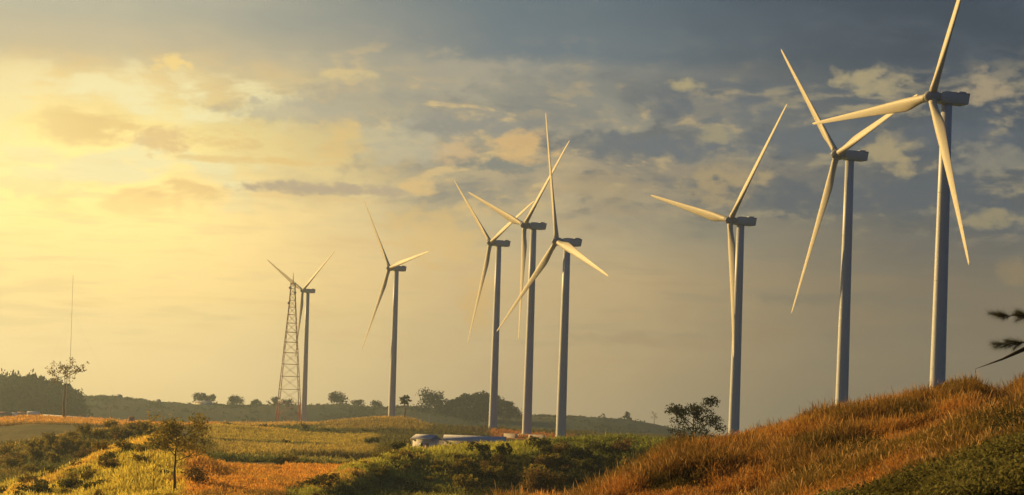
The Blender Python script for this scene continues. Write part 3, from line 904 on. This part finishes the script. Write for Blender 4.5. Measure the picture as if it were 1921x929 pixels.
# the grove right of the dome tree: copies of three kinds
protos = []
for i, (h, s, up) in enumerate([(23, 7, .8), (28, 6, 1.1), (19, 8, .6)]):
    protos.append((h, s, up))
grove = [(845, 2180, 0, .8), (862, 2200, 2, 1.0), (876, 2180, 0, 1.0), (890, 2190, 1, .95), (903, 2170, 0, 1.1), (914, 2190, 2, 1.2), (932, 2190, 1, .85), (944, 2180, 0, .85), (955, 2180, 1, .7), (964, 2190, 2, .7), (870, 2120, 2, .7), (900, 2110, 2, .8)]
made = {}
for i, (px, d, k, s) in enumerate(grove):
    lab = 'dark tree in the ridge grove behind the turbine cluster'
    if k not in made:
        h, sp, up = protos[k]
        made[k] = tree('grove_tree', spot(px, d), h, sp, 110 + k, lab, 'trees of the ridge grove', leaf='leaf_far', n=1100, size=1.1, clump=.62, trunk_frac=.08, limbs=9, up=up)
        made[k].scale = (s, s, s)
    else:
        copy_thing(made[k], spot(px, d), i * 1.7, s)
# the wood at the far left
outline = [(-40, 692), (0, 693), (20, 690), (40, 696), (60, 694), (90, 702), (110, 706), (125, 714), (138, 732), (146, 746)]
fm = {}
i = 0
for d, y_off in ((1980, 0), (1930, 14), (1880, 26)):
    for px in np.arange(-34, 146 - y_off * .35, 14.0):
        px = float(px + rng.normal() * 2.5)
        yt = np.interp(px, [o[0] for o in outline], [o[1] for o in outline]) + y_off + rng.normal() * 3.5
        b = spot(px, d); h = max(5.0, at(px, yt, d).z - b.z)
        k = i % 3
        if k not in fm:
            fm[k] = tree('wood_tree', b, 20, 11, 130 + k, 'hazy tree in the dense wood at the far left', 'trees of the hazy left wood', leaf='leaf_far', n=1100, size=1.3, clump=.42, trunk_frac=.2, limbs=11, up=.55)
            fm[k].scale = (1, 1, h / 24.5)
        else:
            copy_thing(fm[k], b, i * 2.1, (.95 + .3 * rng.random(), .95 + .3 * rng.random(), h / 24.5))
        i += 1

# shrubs of the middle ground, one by one
shrub('shrub', spot(369, 292), 3.4, 3.1, 201, 'rounded brown-green shrub right of the slender forked tree', leaf='leaf_brown', n=900, size=.14)
shrub('shrub', spot(729, 425), 3.6, 3.6, 203, 'upright shrub at the left end of the green ridge', leaf='leaf_olive', n=700, size=.17)
shrub('shrub', spot(1292, 374), 7.5, 3.0, 205, 'low dark thicket at the foot of the open-crowned tree', leaf='leaf_dark', n=1500, size=.17)
shrub('shrub', spot(747, 388), 2.4, 2.2, 207, 'spiky dark shrub on the crest of the green ridge', leaf='leaf_dark', n=400, size=.16)
proto = [shrub('shrub', Vector((0, 0, 0)), 3.0, 2.0, 300 + k, 'x', 'x', leaf=lf, n=520, size=.17) for k, lf in enumerate(('leaf_dark', 'leaf_green', 'leaf_olive', 'leaf_brown'))]
used = [False] * 4


def put_shrub(k, loc, s, label, group):
    sz = (s * (.9 + .4 * rng.random()), s * (.9 + .4 * rng.random()), s * (.85 + .5 * rng.random()))
    if not used[k]:
        used[k] = True; o = proto[k]; o.location = loc; o.scale = sz; o['label'] = label; o['group'] = group
    else:
        o = copy_thing(proto[k], loc, rng.random() * 6.3, sz, label); o['group'] = group
    return o


for i in range(64):        # on the dark face of the green ridge
    px = 860 + 420 * rng.random(); d = np.interp(px, [860, 900, 1280], [380, 382, 376]) + rng.normal() * 10
    put_shrub(int(rng.choice([0, 1, 1, 0, 2, 3])), spot(px, d), .45 + .8 * rng.random(), 'leafy shrub on the dark shaded face below the green ridge', 'shrubs on the dark face of the green ridge')
for i in range(48):        # on its sunny left end
    px = 560 + 320 * rng.random(); d = np.interp(px, [560, 600, 660, 720, 760, 880], [296, 312, 338, 358, 370, 385]) + rng.normal() * 8
    put_shrub(int(rng.choice([1, 2, 2, 3])), spot(px, d), .3 + .5 * rng.random() ** 2, 'small leafy shrub on the sunny left end of the green ridge', 'shrubs on the sunny end of the green ridge')
for i in range(64):        # in the gully of the yellow slope
    px = -10 + 330 * rng.random() ** .8; d = np.interp(px, [0, 150, 330], [315, 318, 318]) + rng.normal() * 18
    put_shrub(int(rng.choice([1, 1, 2, 2, 3])), spot(px, d), .3 + .75 * rng.random() ** 1.6, 'leafy shrub on the near face of the yellow slope', 'shrubs on the yellow slope')
for i in range(62):        # wooded shoulder behind it
    px = -20 + 310 * rng.random() ** .8; d = np.interp(px, [0, 120, 290], [470, 490, 515]) + rng.normal() * 26
    put_shrub(int(rng.choice([2, 2, 2, 3])), spot(px, d), .6 + .9 * rng.random(), 'olive shrub on the shoulder behind the yellow slope', 'shrubs on the shoulder behind the slope')
for i in range(16):        # hedge rows of the terraces
    px = 420 + 320 * rng.random(); d = float(rng.choice([412, 640, 905])) + rng.normal() * 4
    put_shrub(int(rng.choice([0, 2])), spot(px, d), .6 + .5 * rng.random(), 'low shrub in the hedge rows between the flat fields', 'shrubs between the fields')

# ------------------------------------------------------------------ buildings and small things
def house(name, loc, w, l, h, rz, label, group=None, wall='white_wall', roof='pale_roof', rise=1.2, cat='house', windows=2):
    root = empty(name, loc, label, cat, group, rz)
    m = MB(); m.box((0, 0, h / 2 - .5), (l, w, h + 1)); wl_ = m.build('wall', MT[wall], root)
    o_ = .35
    v = [(-l / 2 - o_, -w / 2 - o_, h), (l / 2 + o_, -w / 2 - o_, h), (l / 2 + o_, w / 2 + o_, h), (-l / 2 - o_, w / 2 + o_, h), (-l / 2 - o_, 0, h + rise), (l / 2 + o_, 0, h + rise)]
    v += [(x, y, z + .14) for x, y, z in v]
    m = MB(); m.add(v, [(6, 7, 11, 10), (8, 9, 10, 11), (1, 0, 4, 5), (3, 2, 5, 4), (0, 1, 7, 6), (2, 3, 9, 8)], [(9, 6, 10), (7, 8, 11), (0, 3, 4), (2, 1, 5)])
    m.build('roof', MT[roof], root)
    gb = MB(); gb.add([(-l / 2, -w / 2, h), (-l / 2, w / 2, h), (-l / 2, 0, h + rise - .05), (l / 2, -w / 2, h), (l / 2, w / 2, h), (l / 2, 0, h + rise - .05)], [], [(0, 2, 1), (3, 4, 5)])
    gb.build('gable', MT[wall], root)
    for k in range(windows):
        x = -l / 2 + l * (k + .5) / windows
        m = MB(); m.box((x, -w / 2 - .01, h * .55), (min(1.2, l * .15), .08, h * .32)); m.build('window', MT['dark_opening'], root)
    m = MB(); m.box((l * .32 if windows % 2 else 0, -w / 2 - .012, h * .35), (.95, .08, h * .7)); m.build('door', MT['rust_roof'], root)
    return root


p0, p1 = spot(82, 1010), spot(186, 935)
house('long_shed', (p0 + p1) / 2 + Vector((0, 0, .3)), 4.0, (p1 - p0).length, 1.7, math.atan2(p1.y - p0.y, p1.x - p0.x), 'long low shed with pale roof below the wood at the left', None, 'pink_wall', 'pale_roof', .6, 'shed', 6)
for i, (px, d, w) in enumerate([(8, 1380, 8), (27, 1400, 6), (44, 1390, 7), (62, 1380, 7)]):
    house('small_house', spot(px, d, 3.2), 6, w, 3.2, .1 * i, ['leftmost of the four small pale houses below the wood', 'second from left of the four small pale houses below the wood', 'third from left of the four small pale houses below the wood', 'rightmost of the four small pale houses below the wood'][i],
          'small houses below the wood', ['pink_wall', 'white_wall', 'pink_wall', 'white_wall'][i], ['rust_roof', 'pale_roof', 'rust_roof', 'pale_roof'][i], 1.6)
house('small_house', spot(222, 2390, -.6), 5, 9, 2.4, R(-50), 'white house on the ridge skyline right of the wood', None, 'white_wall', 'pale_roof', 1.6)
house('small_house', spot(296, 2390, -.8), 4, 6, 2.0, R(-50), 'tiny white house on the ridge skyline left of the white hut', None, 'white_wall', 'pale_roof', 1.4)
house('white_hut', spot(381, 2345, .2), 7, 22, 2.6, R(-42), 'long white hut in front of three trees on the ridge skyline', None, 'white_wall', 'pale_roof', 1.2, 'hut', 4)
house('field_hut', spot(246, 905, -.2), 1.7, 1.7, .8, R(40), 'tiny tent-shaped field hut on the dry grass crest at the left', None, 'rust_roof', 'rust_roof', 2.2, 'hut', 1)
house('field_shed', spot(798, 455, .7), 3.4, 4.2, 2.4, R(-30), 'small pale-walled shed left of the long grey roof, its left side lit orange', None, 'white_wall', 'grey_roof', .9, 'shed', 1)
house('field_shed', spot(890, 472, .2), 8.0, 12.5, 1.2, R(-1.5), 'long low shed with a wide grey roof behind the crest of the green ridge', None, 'white_wall', 'grey_roof', 1.05, 'shed', 5)
for i, px in enumerate((957.5, 1007)):
    p = spot(px, 903); m = MB(); w = (7.0, 9.0)[i]
    m.box((0, 0, .7), (w, 1.2, 2.0)); m.box((0, 0, 1.76), (w + .2, 1.4, .12)); m.box((0, -.66, .2), (w + .1, .14, .5))
    o = bevel(m.build('concrete_block', MT['pale_block']), .06); o.location = p; o.rotation_euler = (0, 0, R(-48))
    tag(o, ['pale concrete block left of the foot of the middle cluster turbine', 'longer pale concrete block right of the foot of the middle cluster turbine'][i], 'concrete block', 'pale blocks at the turbine foot')


def pole(px, d, h, label, group='wooden poles across the fields', arms=True, r=.14):
    root = empty('utility_pole', spot(px, d), label, 'utility pole', group)
    m = MB(); m.tube([(0, 0, -.5), (0, 0, h)], [r * 1.25, r * .8], 8); m.build('post', MT['pole'], root)
    if arms:
        m = MB(); m.box((0, 0, h - .6), (2.0, .12, .14)); arm = m.build('crossarm', MT['pole'], root)
        for x in (-.85, 0, .85):
            k = MB(); k.tube([(x, 0, h - .5), (x, 0, h - .25)], .06, 6); k.build('insulator', MT['white_wall'], arm)
    return root


for px, d, h, lab in [(123, 900, 22, 'tallest pale pole, in front of the wood under the umbrella tree'), (117, 940, 13, 'shorter pole just left of the tallest pale pole'),
                      (206, 930, 7.5, 'pole right of the end of the long shed'), (278, 950, 6.5, 'left of two poles right of the tiny field hut'), (304, 950, 6.5, 'right of two poles right of the tiny field hut'),
                      (805, 1260, 7, 'pole right of the palm-like tree'), (908, 1010, 6, 'short pole left of the foot of the leftmost cluster turbine')]:
    pole(px, d, h, lab, r=.2 if h > 20 else .15)
mp_ = spot(128, 1960); mt = at(131, 515, 1960)
root = empty('antenna_mast', mp_, 'very thin tall antenna mast fading into the glow above the wood', 'antenna mast')
m = MB(); hm = mt.z - mp_.z; m.tube([(0, 0, -1), (0, 0, hm)], [.2, .14], 6); m.build('pole', MT['pale_steel'], root)
for k in range(3):
    a_ = k * 2.094 + .4; m = MB(); m.tube([(0, 0, hm * .75), (math.cos(a_) * 55, math.sin(a_) * 55, 0)], .025, 4); m.build('guy_wire', MT['pale_steel'], root)

# ------------------------------------------------------------------ ground vegetation that nobody could count
def blades(x, y, h, w, az, lean, col_lo, col_hi, g):
    """bent tapering blades with a plume-like upper half"""
    n = len(x); z = ground_z(x, y) - .03
    face = g.random(n) * np.pi
    wx, wy = np.cos(face) * w, np.sin(face) * w
    ld = np.stack([np.cos(az) * lean * h, np.sin(az) * lean * h], -1)
    p = []
    for f, ww in ((0, .75), (.55, .8), (.85, 1.0)):
        cx_, cy_ = x + ld[:, 0] * f * f, y + ld[:, 1] * f * f; cz = z + h * f * (1 - .15 * f * lean)
        p.append(np.stack([cx_ - wx * ww, cy_ - wy * ww, cz], -1)); p.append(np.stack([cx_ + wx * ww, cy_ + wy * ww, cz], -1))
    p.append(np.stack([x + ld[:, 0], y + ld[:, 1], z + h * (1 - .15 * lean)], -1))
    P = np.stack(p, 1).reshape(-1, 3)
    b = (np.arange(n) * 7)[:, None]
    q_ = np.concatenate([b + np.array([[0, 1, 3, 2]]), b + np.array([[2, 3, 5, 4]])])
    t = b + np.array([[4, 5, 6]])
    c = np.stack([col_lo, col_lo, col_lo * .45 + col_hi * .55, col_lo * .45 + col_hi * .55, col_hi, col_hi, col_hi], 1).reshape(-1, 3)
    return P, q_, t, c


def tufts(x, y, h, rad, per, w, lo, hi, g, spread=.55):
    """clumps of blades fanning out of each point"""
    n = len(x); k = np.repeat(np.arange(n), per)
    az = g.random(n * per) * 2 * np.pi; rr = g.random(n * per) ** .6
    xx, yy = x[k] + np.cos(az) * rr * rad[k], y[k] + np.sin(az) * rr * rad[k]
    hh = h[k] * (1.05 - .45 * rr) * (.7 + .5 * g.random(n * per))
    v = (.75 + .5 * g.random((n * per, 1)))
    return blades(xx, yy, hh, w * (.7 + .6 * g.random(n * per)), az + g.normal(size=n * per) * .5, .08 + spread * rr * (.5 + g.random(n * per)), lo[k] * v, hi[k] * v, g)


def scatter(n, px0, px1, d0, d1, power=1.0, g=rng):
    """n ground points inside a wedge, kept only where the photo can see them"""
    d = np.exp(np.log(d0) + (np.log(d1) - np.log(d0)) * g.random(n) ** power)
    u = px0 + (px1 - px0) * g.random(n) - CX
    x = u / F_PX * d
    return x, d.copy()


# tall dry grass on the near hill
g = np.random.default_rng(5)
x, y = scatter(118000, 930, 1990, 45, 140, .8, g)
x2, y2 = scatter(60000, 1990, 3300, 47, 140, .8, g)
x, y = np.concatenate([x, x2]), np.concatenate([y, y2])
z = ground_z(x, y); r_ = np.hypot(x, y)
rb_ = np.interp(px_of(x, y, z)[0], [1450, 1600, 1900], [45, 49.5, 53.5])
edge = sm(r_ + fbm(x, y, 7, 4, n2) * 8 - rb_, 0, 9)
keep = visible(x, y, z + 1.2, .006) & ((edge > .02) | (g.random(len(x)) < .10))
pn, pn2, pn3 = fbm(x, y, 7, 4, n2), fbm(x, y, 18, 3, n3), fbm(x, y, 2.6, 3, n1)
keep &= g.random(len(x)) < .55 + .5 * sm(pn3, -.3, .1)
x, y, r_, edge, pn, pn2, pn3 = (a_[keep] for a_ in (x, y, r_, edge, pn, pn2, pn3))
n = len(x)
h = np.clip((.66 + .4 * pn + .75 * pn3) * (.75 + .5 * g.random(n)), .22, 1.5) * (.5 + .5 * edge) * np.interp(r_, [58, 78, 90, 100, 125], [.42, .55, .8, 1.0, 1.1])
green = sm(pn + .6 * pn2 + .14 * g.normal(size=n), .06, .34)[:, None]
warm = np.clip(g.random((n, 1)) * .7 + pn2[:, None], 0, 1)
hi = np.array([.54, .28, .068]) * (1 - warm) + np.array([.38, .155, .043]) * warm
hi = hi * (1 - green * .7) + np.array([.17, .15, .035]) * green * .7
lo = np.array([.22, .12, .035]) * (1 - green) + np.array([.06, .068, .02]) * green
pxn, _ = px_of(x, y, ground_z(x, y))
hollow = (sm(r_ + pn * 6, 81, 85) * (1 - sm(r_ + pn * 6, 92, 97)) * sm(pxn, 1400, 1480))[:, None]  # darker scrub tone that also paints in the hollow's shadow
pyn = px_of(x, y, ground_z(x, y))[1]
spots = np.zeros(n)
for ex_, ey_, ea, eb in ((1300, 880, 70, 24), (1560, 856, 90, 26), (1690, 790, 60, 20), (1800, 748, 60, 22), (1885, 812, 52, 24), (1230, 905, 60, 16), (1478, 902, 45, 12)):
    spots = np.maximum(spots, 1 - sm(((pxn - ex_) / ea) ** 2 + ((pyn - ey_) / eb) ** 2 + pn3 * 1.6, .5, 1.3))
clot = np.maximum(sm(pn3 + .3 * pn, .16, .34) * .7, spots * .95)[:, None]                    # darker tussocks at random, plus placed darker patches
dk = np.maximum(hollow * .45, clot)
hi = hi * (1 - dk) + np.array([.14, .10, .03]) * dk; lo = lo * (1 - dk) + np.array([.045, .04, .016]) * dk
rad = .2 + .26 * g.random(n)
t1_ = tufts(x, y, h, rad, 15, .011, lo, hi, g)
pick = (g.random(n) < .11) & (pn3 > -.2) & (edge > .5)               # taller stalks with pale plumes
m_ = int(pick.sum())
t2_ = tufts(x[pick], y[pick], h[pick] * 1.25 + .08, rad[pick] * 1.2, 4, .015, lo[pick], np.array([.48, .29, .11]) * (.6 + .7 * g.random((m_, 1))), g, .75)
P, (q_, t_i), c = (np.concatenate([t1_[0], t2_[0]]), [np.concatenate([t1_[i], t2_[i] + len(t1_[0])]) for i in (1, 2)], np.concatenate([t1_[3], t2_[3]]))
WEEDS = (x[spots > .5], y[spots > .5])
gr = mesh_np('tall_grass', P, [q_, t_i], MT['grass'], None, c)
tag(gr, 'tall dry orange grass covering the near hill', 'grass', None, 'stuff')


def leaf_bits(x, y, per, rad, size, col, g, lift=.5):
    n = len(x); z = ground_z(x, y)
    v = g.normal(size=(n, per, 3)); v /= np.linalg.norm(v, axis=2)[..., None]
    v[..., 2] = np.abs(v[..., 2]) * lift
    p = np.stack([x, y, z], -1)[:, None] + v * (rad[:, None] * g.random((n, per)) ** .5)[..., None]
    p = p.reshape(-1, 3); m_ = len(p)
    a = g.normal(size=(m_, 3)); a /= np.linalg.norm(a, axis=1)[:, None]
    hh = g.normal(size=(m_, 3)); b = np.cross(a, hh); b /= np.linalg.norm(b, axis=1)[:, None]
    s = (np.repeat(size, per) * (.6 + .8 * g.random(m_)))[:, None]
    V_ = np.stack([p - a * s, p + b * s * .6, p + a * s, p - b * s * .6], 1).reshape(-1, 3)
    cc = np.repeat(col, per, 0) * (.6 + .8 * g.random((m_, 1)))
    return V_, np.arange(m_ * 4).reshape(-1, 4), np.repeat(cc, 4, 0)


# low leafy cover in the lower right corner, and leafy weeds between the tussocks
wx_, wy_ = WEEDS; k = g.random(len(wx_)) < .22; wx_, wy_ = wx_[k], wy_[k]; n = len(wx_)
weeds = leaf_bits(wx_, wy_, 26, .25 + .45 * g.random(n), np.full(n, .036), np.array([.07, .062, .02]) * (.6 + .9 * g.random((n, 1))), g, 1.3)
x, y = scatter(36000, 1380, 1990, 40, 63, 1.0, g)
x2, y2 = scatter(24000, 1990, 3300, 36, 63, 1.0, g)
x, y = np.concatenate([x, x2]), np.concatenate([y, y2])
keep = (np.hypot(x, y) + fbm(x, y, 7, 4, n2) * 8 + g.normal(size=len(x)) * .8 < np.interp(px_of(x, y, ground_z(x, y))[0], [1450, 1600, 1900], [47, 51.5, 56])); x, y = x[keep], y[keep]
keep = visible(x, y, ground_z(x, y) + .6); x, y = x[keep], y[keep]
n = len(x); f = fbm(x, y, 1.6, 3, n1)[:, None]
col = np.array([.115, .105, .032]) * (1 + 1.1 * f) + np.array([.05, .03, .01]) * (g.random((n, 1)) < .12)
cv = leaf_bits(x, y, 11, .2 + .5 * np.clip(fbm(x, y, 1.6, 3, n1) + .3, 0, 1), .022 + .032 * g.random(n), np.clip(col, .01, 1), g, 1.1)
V_, q_, c = np.concatenate([cv[0], weeds[0]]), np.concatenate([cv[1], weeds[1] + len(cv[0])]), np.concatenate([cv[2], weeds[2]])
gc = mesh_np('ground_cover', V_, [q_], MT['brush'], None, c)
tag(gc, 'dark green leafy ground cover at the foot of the near hill', 'ground cover', None, 'stuff')

# brush and coarse grass over the middle hills
parts, tparts = [], []
x, y = scatter(9000, -40, 1330, 1780, 2440, .7, g)
cl = fbm(x, y * .35, 70, 3, n2); k = (cl > .1) | (g.random(len(x)) < .10)
x, y = x[k], y[k]; n = len(x)
parts.append(leaf_bits(x, y, 9, 1.6 + 1.6 * g.random(n), np.full(n, .9), np.array([.075, .085, .05]) * (.7 + .8 * g.random((n, 1))), g, .8))
x, y = scatter(900, -40, 1300, 2370, 2440, 1, g); n = len(x)
cl = fbm(x, y * 0, 40, 3, n1); k = cl > .06; x, y, cl = x[k], y[k], cl[k]; n = len(x)
parts.append(leaf_bits(x, y, 10, 0.7 + 2.4 * np.clip(cl, 0, 1), np.full(n, .8), np.array([.05, .055, .032]) * (.7 + .8 * g.random((n, 1))), g, .9))
for n_, a0, a1, d0, d1, rad, size, per, gh, bw in [
        (26000, -40, 420, 285, 430, .7, .20, 7, .9, .05), (22000, 340, 700, 245, 400, .4, .14, 4, .65, .045), (34000, 540, 1420, 300, 440, .7, .2, 8, .8, .05), (12000, -40, 420, 430, 620, 1.0, .28, 7, 1.1, .07),
        (5000, 830, 1200, 180, 215, .4, .14, 4, .8, .04), (18000, 380, 800, 430, 900, .6, .25, 5, .9, .08), (12000, -40, 560, 820, 960, .8, .34, 5, 1.2, .10), (12000, 380, 1120, 900, 1420, .9, .4, 5, 1.3, .13)]:
    x, y = scatter(n_, a0, a1, d0, d1, 1.0, g)
    z = ground_z(x, y)
    px, py = px_of(x, y, z)
    k = visible(x, y, z + 1.0) & ~((px > 815) & (px < 965) & (y > 430) & (y < 660))
    x, y, z = x[k], y[k], z[k]
    cl = fbm(x, y, 10 if d1 < 500 else 24, 3, n1)
    base_c = land_colour(x, y, z)
    n = len(x)
    dry = sm(base_c[:, 0], .11, .30)                      # dry ground grows grass, green ground grows brush
    isg = g.random(n) < .25 + .7 * dry
    gi, bi = np.where(isg)[0], np.where(~isg & (g.random(n) < sm(cl, -.35, .15) * .85 + .15))[0]
    hi = base_c[gi] * (1.3 + .5 * g.random((len(gi), 1))); lo = base_c[gi] * np.array([.9, .95, .9])
    tparts.append(tufts(x[gi], y[gi], gh * (.6 + .9 * g.random(len(gi))) * (1 + cl[gi]), rad * (.5 + .6 * g.random(len(gi))), 7, bw, lo, hi, g, .5))
    tint = base_c[bi] * (.85 + .8 * g.random((len(bi), 1)))
    tint = np.where(g.random((len(bi), 1)) < .2, tint * np.array([.5, .6, .7]), tint)
    sc2 = .5 + g.random(len(bi))
    parts.append(leaf_bits(x[bi], y[bi], per, rad * sc2, size * (.7 + .3 * sc2), tint, g, .8))


def join(ps):
    off = 0; Vs, Cs = [], []; Fs = [[] for _ in range(len(ps[0]) - 2)]
    for p_ in ps:
        Vs.append(p_[0]); Cs.append(p_[-1])
        for i_, f_ in enumerate(p_[1:-1]): Fs[i_].append(f_ + off)
        off += len(p_[0])
    return np.concatenate(Vs), [np.concatenate(f_) for f_ in Fs], np.concatenate(Cs)


V_, F_, c = join(parts)
br = mesh_np('undergrowth', V_, F_, MT['brush'], None, c)
tag(br, 'coarse green brush over the middle hills', 'undergrowth', None, 'stuff')
V_, F_, c = join(tparts)
br = mesh_np('meadow_grass', V_, F_, MT['grass'], None, c)
tag(br, 'dry meadow grass over the middle hills and fields', 'grass', None, 'stuff')

# ------------------------------------------------------------------ pine reaching in at the right edge
DP = 48.0
bp_ = spot(1990, DP)
pine = empty('pine_tree', bp_, 'dark pine reaching in from the right edge with a drooping twig', 'tree')
J = np.array(at(1975, 628, DP) - bp_)
TP = [np.array([0, 0, -.5]), J * np.array([.5, .5, .5]) + np.array([.03, 0, 0]), J, J + np.array([.2, .1, 1.2]), J + np.array([.5, .2, 2.6]), J + np.array([.95, .2, 3.8])]
m = MB(); m.tube(TP, [.12, .10, .085, .065, .04, .012], 10)
m.build('trunk', MT['bark'], pine, True)
g = np.random.default_rng(77)
arms = [[np.array(at(px, py, DP) - bp_) for px, py in pts] for pts in ([(1975, 628), (1921, 655), (1880, 674), (1830, 692)], [(1978, 610), (1945, 596), (1905, 592), (1872, 594)], [(1975, 630), (1940, 640), (1905, 644), (1876, 647)])]
for i in range(13):                                                   # the rest of the crown, to the right and behind
    f = i / 13; s0 = TP[2] + (TP[5] - TP[2]) * f; az = -1.9 + 3.6 * ((i * .618) % 1); ln = 1.5 * (1.1 - f)
    dd = np.array([math.cos(az * .75), math.sin(az * .75), .12])
    arms.append([s0, s0 + dd * ln * .35, s0 + dd * ln * .7 + np.array([0, 0, .02]), s0 + dd * ln + np.array([0, 0, .1])])
for ai, W in enumerate(arms):
    m = MB(); m.tube(W, [.06, .05, .024, .004] if ai == 0 else [.02, .016, .010, .004], 7); br_ = m.build('branch', MT['bark'], pine, True)
    if ai:
        out_d = (W[3] - W[0]) / np.linalg.norm(W[3] - W[0])
        P, Q = [], []
        for tw_ in range(16):
            f = .05 + .9 * g.random(); k = f * 3; a_ = min(int(k), 2); s = W[a_] + (W[a_ + 1] - W[a_]) * (k - a_)
            td = out_d * .75 + g.normal(size=3) * np.array([.3, .5, .28]); td /= np.linalg.norm(td)
            tl = .16 + .16 * g.random()
            for i in range(230):
                o0 = s + td * tl * g.random()
                d_ = td * .8 + g.normal(size=3) * np.array([.45, .5, .5]); d_ /= np.linalg.norm(d_)
                e = o0 + d_ * (.10 + .14 * g.random()); o_ = np.cross(d_, g.normal(size=3)); o_ = o_ / np.linalg.norm(o_) * .0011
                b_ = len(P); P += [o0 - o_, o0 + o_, e]; Q.append((b_, b_ + 1, b_ + 2))
        mesh_np('needles', np.array(P), [np.array(Q)], MT['needle'], br_)
